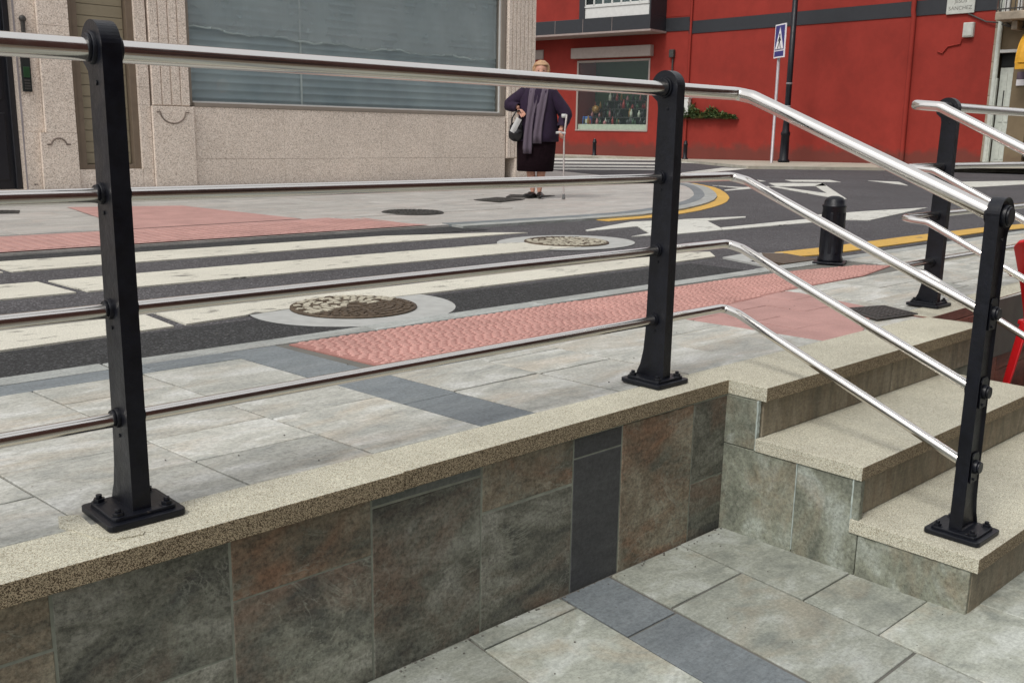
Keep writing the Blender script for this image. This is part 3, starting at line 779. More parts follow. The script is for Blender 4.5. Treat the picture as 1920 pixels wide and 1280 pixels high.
pg(bm, [(1278, 324), (1355, 314.5), (1403, 316.2), (1278, 329)])
pg(bm, [(1278, 303.7), (1345, 306), (1330, 307), (1278, 305.2)])
tag(build('yield_marking', bm, 'paint_white'), kind='structure')
bm = BM()
for y0, y1 in ((297.5, 300.5), (304, 307), (310.3, 313), (315.8, 318.2)):
    pg(bm, [(1000, y0 - 1.2), (1238, y0 + (1.0)), (1240, y1 + .5), (1000, y1 - .7)])
tag(build('far_crossing_stripes', bm, 'paint_white'), kind='structure')
bm = BM()
pg(bm, [(1452, 473), (1547, 463), (1700, 443), (1850, 425.5), (2100, 404), (2100, 412), (1850, 434), (1700, 455.5), (1545, 476.5), (1482, 481)])
tag(build('yellow_line', bm, 'paint_yellow'), kind='structure')
bm = BM()      # pale concrete strip and rusty gutter patch by the end of the crossing
pg(bm, [(1355, 482), (1400, 474), (1470, 474), (1428, 482), (1405, 490), (1463, 498), (1440, 499)], ZR + .012)
tag(build('gutter_patch', bm, 'concrete_ring'), kind='structure')
bm = BM(); pg(bm, [(1428, 474), (1475, 475), (1535, 486), (1470, 494), (1440, 489)], ZR + .016)
tag(build('gutter_grate', bm, 'iron_brown'), kind='structure')

# ------------------------------------------------------------------ covers in the ground
def round_cover(label, c, r, z, ring=None, mats=('iron', 'concrete_ring'), half=None, group=None, ribs=True):
    t = empty('manhole_cover', (c[0], c[1], z), label=label, cat='manhole cover', group=group)
    if ring:
        bm = BM(); n = 48
        for i in range(n):
            a, b = 2 * math.pi * i / n, 2 * math.pi * (i + 1) / n
            q = [(math.cos(a) * r * 1.0, math.sin(a) * r * 1.0), (math.cos(a) * ring[0], math.sin(a) * ring[1]), (math.cos(b) * ring[0], math.sin(b) * ring[1]), (math.cos(b) * r, math.sin(b) * r)]
            bm.faces.new([bm.verts.new((p[0], p[1], .001)) for p in q])
        build('surround', bm, mats[1], t, local=True)
    bm = BM(); lathe(bm, [(r * .999, .002), (r * .999, .008), (r * .95, .010)], 40)
    if ribs:
        rnd = random.Random(3)
        for rr, cnt in ((.88, 40), (.74, 34), (.60, 28), (.46, 20), (.32, 14), (.17, 7)):
            for i in range(cnt):
                a = 2 * math.pi * (i + .5 * rnd.random()) / cnt
                wd = r * .05; ln = r * rr * 2 * math.pi / cnt * .36
                T = Matrix.Rotation(a, 4, 'Z') @ Matrix.Translation((r * rr, 0, .010)) @ Matrix.Rotation(rnd.uniform(-.7, .7), 4, 'Z')
                box(bm, (-wd, -ln, 0), (wd, ln, .004), 1 if (half and half(T @ Vector((0, 0, 0)))) else 0, T)
    build('lid', bm, [mats[0], 'cover_cream'], t, local=True)
    return t
c = ((2.209 + 2.714) / 2 + .0, (3.86 + 3.47) / 2)
round_cover('large round iron cover in a pale concrete ring, its far half painted cream', (2.465, 3.665), .285, ZR + .004, (.475, .44), ('iron_brown', 'concrete_ring'), half=lambda p: p.y - p.x * .15 > -.02 and math.sin(p.x * 91 + p.y * 57) > -.85)
round_cover('round iron cover under cream paint in a grey ring, far end of crossing', (5.24, 4.99), .315, ZR + .004, (.56, .46), ('iron_brown', 'concrete_ring'), half=lambda p: p.y + p.x * .2 < .20 and math.sin(p.x * 71 + p.y * 47) > -.9)
round_cover('plain dark round cover in the far pavement beside the pink paving', (5.78, 7.56), .30, .0, None, ('iron', 'iron'))
def rect_cover(label, pts, z, name='access_cover'):
    cx = sum(p[0] for p in pts) / 4; cy = sum(p[1] for p in pts) / 4
    t = empty(name, (cx, cy, z), label=label, cat='access cover')
    bm = BM(); prism(bm, [(p[0] - cx, p[1] - cy) for p in pts], 0, .007); build('frame', bm, 'iron', t, local=True)
    bm = BM(); n = 9; P = [Vector((p[0] - cx, p[1] - cy)) * .88 for p in pts]
    for i in range(n):
        for j in range(n):
            def at(u, v): return P[0].lerp(P[1], u).lerp(P[3].lerp(P[2], u), v)
            u0, u1, v0, v1 = (i + .12) / n, (i + .88) / n, (j + .12) / n, (j + .88) / n
            prism(bm, [tuple(at(u0, v0)), tuple(at(u1, v0)), tuple(at(u1, v1)), tuple(at(u0, v1))], .007, .010)
    build('lid', bm, 'iron', t, local=True)
rect_cover('dark square iron cover let into the pink paving beside the post beyond the steps', [(4.005, 1.945), (4.29, 1.895), (4.38, 2.10), (4.13, 2.185)], .001)
rect_cover('dark square cover in the pavement to the left of the woman', [(7.43, 8.57), (7.45, 8.16), (8.05, 8.36), (7.95, 8.75)], .005)
rect_cover('dark square cover in the pavement under the shoes of the woman', [(8.1, 8.75), (8.35, 8.55), (8.85, 8.65), (8.5, 9.1)], .004)
rect_cover('dark cover in the pavement at the left edge, before the black door', [(2.25, 9.45), (2.72, 9.2), (2.82, 9.5), (2.4, 9.8)], .005)

# grit and crumbs swept against the wall foot and the kerb
bm = BM(); rn = random.Random(9)
for i in range(150):
    if i < 60: x, y, z, w_ = rn.uniform(1.2, 2.6), 1.735 - abs(rn.gauss(0, .018)), ZL, .004
    elif i < 85: x, y, z, w_ = rn.uniform(1.3, 2.6), rn.uniform(.9, 1.7), ZL, .003
    elif i < 120: x, y, z, w_ = rn.uniform(.4, 4.2), rn.uniform(1.9, 3.1), .001, .003
    else: x, y, z, w_ = rn.uniform(1, 6), rn.uniform(3.24, 3.6), ZR, .006
    r_ = w_ * rn.uniform(.4, 1.1)
    T = Matrix.Translation((x, y, z + r_ * .3)) @ Matrix.Rotation(rn.uniform(0, 6), 4, 'Z')
    prism(bm, [(r_, 0), (r_ * .3, r_ * .8), (-r_ * .8, r_ * .4), (-r_ * .6, -r_ * .6), (r_ * .5, -r_ * .7)], -r_ * .3, r_ * .5, T)
tag(build('grit', bm, 'grout'), kind='stuff', label='scattered grit and crumbs along the wall foot and kerb', cat='grit')

# ------------------------------------------------------------------ bollards
def make_bollard(label, x, y, r, h, group, plate=True, z0=0):
    t = empty('bollard', (x, y, z0), R(20), label, 'bollard', group)
    bm = BM(); lathe(bm, [(r * 1.08, .008), (r * 1.08, .03), (r * .97, .045), (r * .97, h * .83), (r * 1.04, h * .845), (r * 1.04, h * .86), (r * .90, h * .875), (r * .86, h * .93), (r * .66, h * .975), (r * .3, h * .998), (r * .05, h)], 28)
    build('body', bm, 'black_paint', t, local=True)
    for i in range(10):
        a = 2 * math.pi * i / 10
        bm = BM(); box(bm, (r * .93, -r * .13, h * .16), (r * 1.005, r * .13, h * .76), 0, Matrix.Rotation(a, 4, 'Z')); build('flute', bm, 'black_paint', t, bevel=.003, local=True)
    if plate:
        bm = BM(); box(bm, (-r * 1.28, -r * 1.28, .001), (r * 1.28, r * 1.28, .013)); build('base_plate', bm, 'black_paint', t, bevel=.002, local=True)
    return t
make_bollard('stout black bollard at the kerb beside the pink paving', 5.66, 3.095, .072, .42, None)
def slim_bollard(label, p):
    t = empty('bollard', (p.x, p.y, 0), 0, label, 'bollard', 'far bollards')
    bm = BM(); lathe(bm, [(.10, 0), (.10, .05), (.065, .08), (.065, .47), (.078, .48), (.078, .50), (.062, .52), (.055, .58), (.03, .61), (.005, .62)], 16); build('body', bm, 'black_paint', t, local=True)
    return t
slim_bollard('small slim bollard in front of the red wall below the shop window', g(1114, 294)); slim_bollard('small slim bollard by the red wall, beside the second post', g(1284, 300))

# ------------------------------------------------------------------ granite building (front along X at Y = 12.35)
GY = 12.35
gb = empty('granite_building', (7, GY, 0), label='pink granite building with a large window with grey blind and fluted pilasters', cat='building')
def GB(name, boxes, mat, par=gb, bevel=0, **kw):
    bm = BM()
    for a, b in boxes: box(bm, a, b)
    return build(name, bm, mat, par, bevel=bevel, **kw)
# wall made of stone blocks with real joints
blocks = []
def courses(x0, x1, z0, z1, zs, xs, y0=GY, y1=GY + .3, j=.003):
    zz = [z0] + [z for z in zs if z0 < z < z1] + [z1]; xx = [x0] + [x for x in xs if x0 < x < x1] + [x1]
    for a, b in zip(zz, zz[1:]):
        for c_, d in zip(xx, xx[1:]): blocks.append(((c_ + j / 2, y0, a + j / 2), (d - j / 2, y1, b - j / 2)))
courses(5.86, 11.40, -.1, 1.035, [.36], [7.2, 8.85, 10.2])
courses(5.17, 5.31, -.1, 1.03, [.25], []); courses(5.17, 5.31, 1.03, 9, [1.25, 2.6, 4.2], [])
courses(4.38, 5.17, -.1, .245, [], [])
courses(3.96, 4.38, -.1, .68, [], [], GY - .02); courses(4.03, 4.38, .68, 9, [1.9, 3.2], [], GY - .012)
courses(3.80, 3.96, -.1, .68, [], [], GY + .04); courses(3.80, 4.03, .68, 9, [], [], GY + .05)
courses(-6, 2.55, -.1, 9, [.36, 1.03, 2.2, 3.4, 4.6, 6], [-4, -2, 0, 1.4])
courses(5.31, 11.9, 3.3, 9, [4.2, 5.4, 6.6], [6.5, 8, 9.6, 11])
courses(2.55, 3.8, 2.75, 9, [4.2, 6], []); courses(4.38, 5.17, 3.0, 9, [4.2, 6], [])
bm = BM()
for a, b in blocks: box(bm, a, b)
build('wall', bm, 'granite', gb, bevel=.0015, seg=1)
GB('wall_core', [((-6, GY + .31, -.1), (12.0, GY + 9, 9)), ], 'grout_wall')
# pilasters with fluting (grooves between upright ribs)
def pilaster(x0, x1, zb, grooves, par=gb):
    bm = BM(); w = (x1 - x0) / grooves
    for i in range(grooves):
        box(bm, (x0 + i * w + .008, GY - .03, zb + .02), (x0 + (i + 1) * w - .008, GY + .25, 9))
    box(bm, (x0 + .006, GY - .012, zb + .01), (x1 - .006, GY + .26, 8.99))
    return build('pilaster', bm, 'granite', par, bevel=.004)
pilaster(5.33, 5.83, 1.02, 4); pilaster(11.42, 12.05, .335, 7)
p1 = GB('pedestal', [((5.315, GY - .045, -.1), (5.865, GY + .2, 1.025))], 'granite', bevel=.006)
p2 = GB('pedestal', [((11.60, GY - .05, -.1), (12.06, GY + 1, .34))], 'granite', bevel=.006)
def arc_groove(cx, cz, r, up, par, y):
    bm = BM(); n = 16
    pts = [(cx + r * math.cos(math.pi * i / n), cz + (1 if up else -1) * r * .85 * math.sin(math.pi * i / n)) for i in range(n + 1)]
    pts = [(cx + r + .05, cz)] + pts + [(cx - r - .05, cz)]
    tube(bm, [(x_, y, z_) for x_, z_ in pts], .009, 6)
    return build('carved_arc', bm, 'granite_dark', par)
arc_groove(5.58, .955, .165, False, p1, GY - .049); arc_groove(4.16, .545, .085, True, gb, GY - .024)
# return wall round the corner
GB('side_wall', [((11.85, GY + .26, -.1), (12.06, GY + 9, 9))], 'granite')
# big window
win = GB('window', [((5.84, GY + .05, 1.04), (5.895, GY + .16, 3.3)), ((11.30, GY + .02, 1.04), (11.40, GY + .16, 3.3)), ((5.895, GY - .01, 1.035), (11.30, GY + .16, 1.085))], 'grey_frame', bevel=.004)
GB('bead', [((5.895, GY + .04, 1.085), (11.30, GY + .06, 1.105)), ((11.275, GY + .04, 1.105), (11.30, GY + .06, 3.3))], 'white_paint', win)
GB('pane', [((5.895, GY + .10, 1.10), (11.275, GY + .106, 3.3))], 'glass', win)
bm = BM(); rows_ = []; nz_ = int((3.3 - 1.05) / .0125)
for q in range(nz_):
    z = 1.05 + q * .0125; y_ = GY + .165 - .017 * (1 - abs(math.sin(z * math.pi / .105)) ** .5)
    rows_.append([bm.verts.new((x_, y_ + .002 * math.sin(x_ * 2.1 + z * 3), z)) for x_ in (5.88, 6.8, 7.55, 7.62, 8.4, 9.3, 10.2, 11.3)])
for a, b in zip(rows_, rows_[1:]):
    for q in range(7): bm.faces.new((a[q], a[q + 1], b[q + 1], b[q])).smooth = True
build('blind', bm, 'blind', win)
GB('blind_seam', [((7.57, GY + .146, 1.08), (7.60, GY + .150, 3.3))], 'reflection_edge_seam', win)
GB('blind_backing', [((5.86, GY + .19, 1.0), (11.39, GY + .20, 3.3))], 'blind_inside', win)
# pale translucent sheet painting in a reflection, its wavy edge sloping to the right
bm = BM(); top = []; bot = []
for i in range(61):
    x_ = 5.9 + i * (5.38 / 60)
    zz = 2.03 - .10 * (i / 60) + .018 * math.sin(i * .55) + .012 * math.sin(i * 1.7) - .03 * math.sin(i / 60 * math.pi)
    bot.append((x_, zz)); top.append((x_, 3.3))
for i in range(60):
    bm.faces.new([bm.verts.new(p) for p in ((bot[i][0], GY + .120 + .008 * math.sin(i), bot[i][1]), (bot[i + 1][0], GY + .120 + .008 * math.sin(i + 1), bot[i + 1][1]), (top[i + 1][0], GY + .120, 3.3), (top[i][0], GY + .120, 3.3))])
build('curtain_and_reflection', bm, 'reflection_sheet', win)
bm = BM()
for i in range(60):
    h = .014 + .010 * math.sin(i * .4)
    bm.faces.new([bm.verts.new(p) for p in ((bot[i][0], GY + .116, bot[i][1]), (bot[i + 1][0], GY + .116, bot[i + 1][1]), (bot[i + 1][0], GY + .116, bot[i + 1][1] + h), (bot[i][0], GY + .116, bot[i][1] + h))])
build('reflection_edge', bm, 'reflection_edge_seam', win)  # bright rim of the painted reflection
# beige panelled shutter door between the column and the pilaster
sh = GB('shutter', [((4.375, GY + .16, .26), (5.17, GY + .18, 3.0))] , 'beige_metal')
bm = BM()
for a, b in (((4.375, GY + .02, .245), (4.42, GY + .17, 3)), ((4.42, GY + .05, .245), (4.50, GY + .17, 3)), ((5.09, GY + .05, .245), (5.17, GY + .17, 3)), ((4.50, GY + .06, .245), (5.09, GY + .17, .30))): box(bm, a, b)
build('shutter_frame', bm, 'bronze_metal', sh, bevel=.004)
bm = BM(); z = .31
while z < 3.0: box(bm, (4.51, GY + .145, z), (5.08, GY + .162, z + .128)); z += .135
build('shutter_slats', bm, 'beige_metal', sh, bevel=.004)
# black street door
dr = GB('door', [((2.55, GY + .30, -.05), (3.80, GY + .36, 2.75))], 'door_dark')
bm = BM()
for a, b in (((2.6, GY + .28, .12), (3.1, GY + .30, .9)), ((3.2, GY + .28, .12), (3.68, GY + .30, .9)), ((2.6, GY + .28, 1.05), (3.1, GY + .30, 2.6)), ((3.2, GY + .28, 1.05), (3.68, GY + .30, 2.6)), ((3.73, GY + .24, -.05), (3.80, GY + .30, 2.75)), ((3.14, GY + .26, -.05), (3.17, GY + .30, 2.75))): box(bm, a, b)
build('door_panel', bm, 'door_dark', dr, bevel=.01)
GB('threshold', [((2.55, GY + .0, -.05), (3.80, GY + .29, .012))], 'granite', dr)
GB('edge_strip', [((3.788, GY + .046, .0), (3.803, GY + .07, 2.75))], 'galvanised', dr)
ic = empty('intercom', (3.87, GY + .04, 1.2), label='dark intercom panel with a glassy screen beside the black door', cat='intercom')
bm = BM(); box(bm, (3.825, GY + .02, 1.14), (3.925, GY + .05, 1.56)); build('panel', bm, 'dark_inside', ic, bevel=.004)
bm = BM(); box(bm, (3.84, GY + .012, 1.30), (3.91, GY + .02, 1.42)); build('screen', bm, 'bottle_green', ic, bevel=.003)
bm = BM()
for i in range(4): box(bm, (3.845, GY + .012, 1.165 + i * .03), (3.905, GY + .02, 1.185 + i * .03))
build('button', bm, 'iron', ic, bevel=.002)
bh = empty('door_closer', (3.87, GY, 1.8), label='dark upright fitting with a round head above the intercom', cat='fitting')
bm = BM(); box(bm, (3.86, GY + .0, 1.66), (3.90, GY + .05, 1.93)); build('bracket', bm, 'iron', bh, bevel=.008)
bm = BM(); lathe(bm, [(.02, 0), (.036, .01), (.04, .03), (.03, .055), (.01, .062)], 16, Matrix.Translation((3.88, GY + .05, 1.95)) @ Matrix.Rotation(R(90), 4, 'X')); build('round_head', bm, 'iron', bh)

# ------------------------------------------------------------------ red building
A = Vector((27.26, 20.64, 0)); D1 = Vector((-.13, .9915, 0)).normalized(); D2 = Vector((-.024, -.9997, 0)).normalized()
N1 = Vector((-.9915, -.13, 0)).normalized(); N2 = Vector((-.9997, .024, 0)).normalized()
def frameM(D, N):   # local (s, n, z)
    m_ = Matrix.Identity(4)
    for i in range(3): m_[i][0] = D[i]; m_[i][1] = N[i]; m_[i][2] = (0, 0, 1)[i]; m_[i][3] = A[i]
    return m_
F1, F2 = frameM(D1, N1), frameM(D2, N2)
rb = empty('red_building', (A.x, A.y, 0), label='red rendered corner building with a dark band and a white glazed gallery', cat='building')
def FB(name, boxes, mat, par, fr, bevel=0, mi=None, **kw):
    bm = BM()
    for i, (a, b) in enumerate(boxes): box(bm, a, b, mi[i] if mi else 0, fr)
    bmesh.ops.recalc_face_normals(bm, faces=bm.faces)
    return build(name, bm, mat, par, bevel=bevel, **kw)
FB('wall', [((0, -8, -.3), (1.46, 0, 4.17)), ((1.46, -8, -.3), (4.49, 0, .90)), ((1.46, -8, 3.36), (4.49, 0, 4.17)), ((4.49, -8, -.3), (14, 0, 4.17)), ((0, -8, 4.64), (14, 0, 9)), ((0, -8, 4.17), (14, -.01, 4.64)), ((1.46, -8, .9), (4.49, -1.2, 3.36))], 'red_render', rb, F1)
FB('wall', [((0.004, -8, -.3), (9.93, 0, 4.06)), ((0.004, -8, 4.06), (9.93, -.01, 4.46)), ((.004, -8, 4.46), (9.93, .0, 9))], 'red_render', rb, F2)
FB('dark_band', [((.0, -.2, 4.062), (9.92, .025, 4.455))], 'dark_band', rb, F2)
cn = FB('canopy_slab', [((.90, .0, 4.185), (14, 1.0, 4.64))], 'dark_band', rb, F1, bevel=.01)
FB('soffit', [((.86, .0, 4.12), (14, 1.03, 4.183))], 'soffit', cn, F1)
FB('slab_joint', [((x_, 1.001, 4.19), (x_ + .012, 1.006, 4.635)) for x_ in (2.4, 3.6, 4.8)], 'soffit', cn, F1)
FB('dark_band', [((0, -.2, 4.17), (.89, .025, 4.60))], 'dark_band', rb, F1)
gal = FB('gallery', [((.98, .06, 4.642), (3.55, .97, 5.04))], 'white_paint', rb, F1, bevel=.01)
mu = [((.98, .93, 5.04), (3.55, .985, 5.09)), ((.96, .06, 5.04), (1.0, .985, 5.09))]
for i in range(8):
    s = .98 + i * (2.57 / 7); mu.append(((s - .025, .935, 5.04), (s + .025, .985, 6.8)))
for i in range(4):
    n = .1 + i * .28; mu.append(((.965, n - .02, 5.04), (1.01, n + .02, 6.8)))
mu.append(((.98, .935, 5.62), (3.55, .98, 5.66)))
FB('mullions', mu, 'white_paint', gal, F1)
FB('rail_moulding', [((.955, .95, 4.99), (3.57, 1.0, 5.035)), ((.95, .05, 4.99), (1.0, 1.0, 5.035))], 'white_paint', gal, F1)
FB('pane', [((1.02, .10, 5.05), (3.50, .93, 6.8))], 'glass_shop', gal, F1)
FB('curtain_and_reflection', [((1.1, .12, 5.05), (3.45, .5, 6.8))], 'blind_inside', gal, F1)  # plain curtain behind the gallery panes
FB('dark_jamb', [((3.55, .0, 4.642), (3.78, 1.0, 6.8))], 'dark_band', rb, F1)
FB('dark_jamb', [((.90, .0, 4.642), (.955, 1.0, 6.8))], 'dark_band', rb, F1)
# shop window
sw = FB('shop_window', [((1.44, -.02, .88), (4.52, .03, .93)), ((1.44, -.03, .93), (1.50, .02, 3.34)), ((4.44, -.03, .93), (4.51, .02, 3.34)), ((1.5, -.03, 3.26), (4.44, .02, 3.34))], 'shutter_box', rb, F1, bevel=.01)
FB('pane', [((1.5, -.02, .93), (4.44, -.012, 3.26))], 'glass_shop', sw, F1)
FB('shutter_box', [((1.33, .0, 3.40), (4.66, .22, 3.76))], 'shutter_box', sw, F1, bevel=.01)
FB('back_wall', [((1.47, -1.19, .9), (4.48, -1.15, 3.36))], 'green_inside', sw, F1)
FB('display_shelf', [((1.5, -1.1, 1.36), (4.44, -.55, 1.385)), ((1.5, -1.1, 1.66), (4.44, -.75, 1.685)), ((1.5, -1.1, 1.95), (3.9, -.85, 1.97))], 'iron', sw, F1)
FB('display_plinth', [((1.5, -1.1, .93), (4.44, -.05, 1.12))], 'bottle_pale', sw, F1)
rnd = random.Random(11); goods = []
bmats = ['bottle_dark', 'bottle_green', 'bottle_pink', 'bottle_pale', 'bottle_amber', 'pack_blue', 'pack_red']
for zsh, nn, n0, n1, cnt in ((1.12, 0, -.5, -.12, 26), (1.385, 0, -1.05, -.6, 24), (1.685, 0, -1.05, -.8, 22), (1.97, 0, -1.0, -.88, 12)):
    for i in range(cnt):
        s = 1.6 + (2.75 if zsh < 1.9 else 2.2) * (i + rnd.random() * .7) / cnt
        n = rnd.uniform(n0, n1); h = rnd.uniform(.15, .33); r_ = rnd.uniform(.035, .062); mi_ = rnd.choice([0, 0, 0, 1, 2, 3, 4, 0, 6])
        T = F1 @ Matrix.Translation((s, n, zsh))
        bm = BM(); lathe(bm, [(r_, 0), (r_, h * .6), (r_ * .45, h * .75), (r_ * .42, h * .97), (r_ * .3, h)], 8, T)
        build('bottle', bm, bmats[mi_], sw)
FB('packet', [((4.02, -.35, 1.12), (4.36, -.2, 1.40))], 'pack_blue', sw, F1, bevel=.02)
FB('packet_label', [((4.08, -.20, 1.16), (4.30, -.193, 1.30))], 'bottle_pale', sw, F1)
bm = BM(); lathe(bm, [(.02, 0), (.12, .05), (.15, .15), (.12, .25), (.03, .30)], 14, F1 @ Matrix.Translation((4.05, -.6, 1.5))); build('round_vase', bm, 'bottle_amber', sw)
bm = BM(); lathe(bm, [(.10, 0), (.20, .02), (.27, .25), (.30, .42), (.24, .50), (.08, .54), (.06, .62), (.10, .68), (.11, .78), (.07, .88), (.02, .90)], 16, F1 @ Matrix.Translation((1.95, -.85, 2.0))); build('dark_bust', bm, 'bottle_dark', sw)
# pipes and fittings
def pipe(name, pts, r, mat, par, fr, **kw):
    bm = BM(); tube(bm, [fr @ Vector(p) for p in pts], r, 10); return build(name, bm, mat, par, **kw)
pipe('downpipe', [(7.79, .075, .12), (7.74, .075, 4.05), (7.72, .09, 4.2), (7.72, .09, 9)], .065, 'red_render', rb, F2)
pipe('downpipe', [(.10, .05, -.02), (.10, .05, 9)], .04, 'red_render', rb, F2)
pipe('cable_duct', [(.55, .04, 1.4), (.55, .04, 3.3)], .03, 'iron', rb, F1)
FB('wall_lamp', [((.48, 0, 3.32), (.66, .14, 3.58))], 'iron', rb, F1, bevel=.02)
pipe('conduit', [(11.498 - 20.64 + 0, 0, 0)] and [(9.10, .03, 3.40), (9.08, .03, 3.27), (8.75, .03, 3.22), (8.62, .03, 3.05), (8.48, .03, 3.10)], .02, 'red_render', rb, F2)
t = empty('meter_box', tuple(F2 @ Vector((9.28, 0, 3.42))), label='small white box on the red wall under the street name plate', cat='box')
FB('box_body', [((9.14, .0, 3.42), (9.41, .12, 3.79))], 'marble', t, F2, bevel=.015)
FB('box_lid', [((9.16, .12, 3.45), (9.39, .135, 3.77))], 'marble', t, F2, bevel=.01)
t = empty('notice_board', tuple(F1 @ Vector((6.3, 0, 3.44))), label='small grey panel on the red wall just beside the granite corner', cat='panel')
FB('panel', [((6.05, .0, 3.44), (6.75, .04, 3.78))], 'soffit', t, F1, bevel=.008); FB('panel_face', [((6.09, .04, 3.47), (6.71, .045, 3.75))], 'shutter_box', t, F1)
# street name plate with carved lettering
npl = empty('street_name_plate', tuple(F2 @ Vector((9.0, 0, 4.04))), label='grey marble street name plate lettered in capitals at the top of the red wall', cat='sign')
FB('slab', [((8.62, .03, 4.03), (9.36, .07, 4.72))], 'marble', npl, F2, bevel=.01)
def text(name, s, size, M4, mat, parent, extrude=.002, align='CENTER', font_scale=(1, 1)):
    cu_ = bpy.data.curves.new(name, 'FONT'); cu_.body = s; cu_.size = size; cu_.extrude = extrude; cu_.align_x = align
    tmp = bpy.data.objects.new(name, cu_); link(tmp); dg = bpy.context.evaluated_depsgraph_get()
    me = bpy.data.meshes.new_from_object(tmp.evaluated_get(dg)); bpy.data.objects.remove(tmp)
    root = parent
    while root.parent: root = root.parent
    me.transform((Matrix.Translation(root.location) @ root.rotation_euler.to_matrix().to_4x4()).inverted() @ M4 @ Matrix.Diagonal((font_scale[0], font_scale[1], 1, 1)))
    me.materials.clear(); me.materials.append(M[mat]); o = link(bpy.data.objects.new(name, me)); o.parent = parent; return o
def facing(fr, s, n, z, D):   # text plane: x along image right, y up, z out of wall
    N = Vector((fr[0][1], fr[1][1], 0)); X = Vector((0, 0, 1)).cross(N).normalized()
    m_ = Matrix.Identity(4); o_ = fr @ Vector((s, n, z))
    for i in range(3): m_[i][0] = X[i]; m_[i][1] = (0, 0, 1)[i]; m_[i][2] = N[i]; m_[i][3] = o_[i]
    return m_
for s_, z_ in (('RÚA', 4.48), ('JESÚS', 4.305), ('SÁNCHEZ', 4.13)):
    text('lettering', s_, .138, facing(F2, 8.99, .0705, z_, D2), 'letters', npl, font_scale=(1.0, .95))
# ---- stone building on the right
st = empty('stone_building', tuple(F2 @ Vector((11, 0, 0))), label='brown stone building with a white door and a balcony at the right edge', cat='building')
FB('wall', [((10.02, -8, -.3), (10.05, -.05, 9)), ((10.50, -8, -.3), (10.95, -.02, 9)), ((10.05, -8, 3.0), (10.5, -.02, 9)), ((10.95, -8, 2.5), (16, -.02, 9)), ((10.95, -8, -.3), (16, -.30, .35)), ((12.3, -8, -.3), (16, -.02, 2.5))], 'brown_stone', st, F2)
FB('quoin', [((9.935, -.3, z_), (10.02, .02 + .006 * (i % 2), z_ + .42)) for i, z_ in enumerate([-.2 + .425 * q for q in range(21)])], 'grey_stone', st, F2, bevel=.01)
FB('lintel', [((10.12, -.02, 2.98), (10.68, .08, 3.06))], 'white_paint', st, F2, bevel=.01)
d2 = FB('door', [((10.15, -.14, .16), (10.50, -.10, 2.62))], 'pale_paint', st, F2)
FB('door_panel', [((10.24, -.10, .3), (10.34, -.085, 1.1)), ((10.38, -.10, .3), (10.47, -.085, 1.1)), ((10.24, -.10, 1.25), (10.34, -.085, 2.5)), ((10.38, -.10, 1.25), (10.47, -.085, 2.5))], 'pale_paint', d2, F2, bevel=.006)
FB('transom', [((10.15, -.14, 2.64), (10.50, -.10, 2.98))], 'dark_inside', d2, F2)
FB('slot', [((10.28, -.098, 1.5), (10.31, -.078, 2.05))], 'iron', d2, F2)
pipe('drainpipe', [(10.08, .07, .12), (10.08, .07, 9)], .065, 'pale_paint', st, F2)
FB('pipe_casing', [((10.02, .0, .16), (10.16, .10, 2.35))], 'pale_paint', st, F2, bevel=.01)
sg = []
for i in range(16): sg.append(((10.95, -.10, .37 + i * .135), (12.3, -.08, .37 + i * .135 + .10)))
gr = FB('shop_grille', sg, 'iron', st, F2)
FB('grille_backing', [((10.95, -.30, .35), (12.3, -.28, 2.5))], 'dark_inside', gr, F2)
bl = FB('balcony', [((10.20, -.02, 3.72), (13, .75, 3.92))], 'grey_stone', st, F2, bevel=.02)
bb = [((10.2 + i * .11, .70, 3.92), (10.22 + i * .11, .72, 4.85)) for i in range(26)] + [((10.2, .69, 4.85), (13, .73, 4.89)), ((10.2, .69, 3.97), (13, .73, 4.0))]
FB('balustrade', bb, 'iron', bl, F2)
FB('hanging_cloth', [((10.3, .4, 3.95), (10.42, .5, 4.5)), ((10.62, .4, 3.95), (10.72, .5, 4.6))], 'white_paint', bl, F2)
FB('console', [((10.5, -.02, 3.5), (10.65, .45, 3.72))], 'grey_stone', bl, F2, bevel=.02)
for i, pts in enumerate(([(9.2, .04, 4.02), (9.7, .05, 3.78), (10.0, .09, 3.74), (10.3, .12, 3.62), (11, .1, 3.55), (13, .1, 3.6)], [(9.98, .12, 4.6), (10.02, .14, 4.1), (10.12, .15, 3.8), (10.4, .15, 3.6), (11.5, .12, 3.5)])):
    pipe('cable', fillet(pts, .1, 4), .02, 'iron', st, F2)
aw = empty('awning', tuple(F2 @ Vector((11.2, 0, 2.5))), label='yellow canvas awning folded out over the grille at the right edge', cat='awning')
bm = BM(); n_ = 10; rows = []
for s in (10.80, 10.9, 11.3, 11.8, 12.4):
    k_ = 0 if s < 10.85 else 1
    rows.append([bm.verts.new(F2 @ Vector((s, .05 + (.62 + .05 * k_) * math.sin(i / n_ * math.pi / 2), 3.48 - .80 * (1 - math.cos(i / n_ * math.pi / 2)) - .02 * (1 - k_)))) for i in range(n_ + 1)])
for a, b in zip(rows, rows[1:]):
    for i in range(n_): bm.faces.new((a[i], a[i + 1], b[i + 1], b[i]))
bm.faces.new([bm.verts.new(v.co) for v in rows[0]] + [bm.verts.new(F2 @ Vector((10.80, .05, 2.66)))])
o = build('canopy', bm, 'yellow_canvas', aw); so = o.modifiers.new('solid', 'SOLIDIFY'); so.thickness = .02
FB('valance', [((10.80, .66, 2.52), (12.4, .69, 2.70))], 'yellow_canvas', aw, F2, bevel=.006)
ws = empty('wall_sign', tuple(F2 @ Vector((10.78, 0, 2.2))), label='small purple and white sign on the stone under the yellow awning', cat='sign')
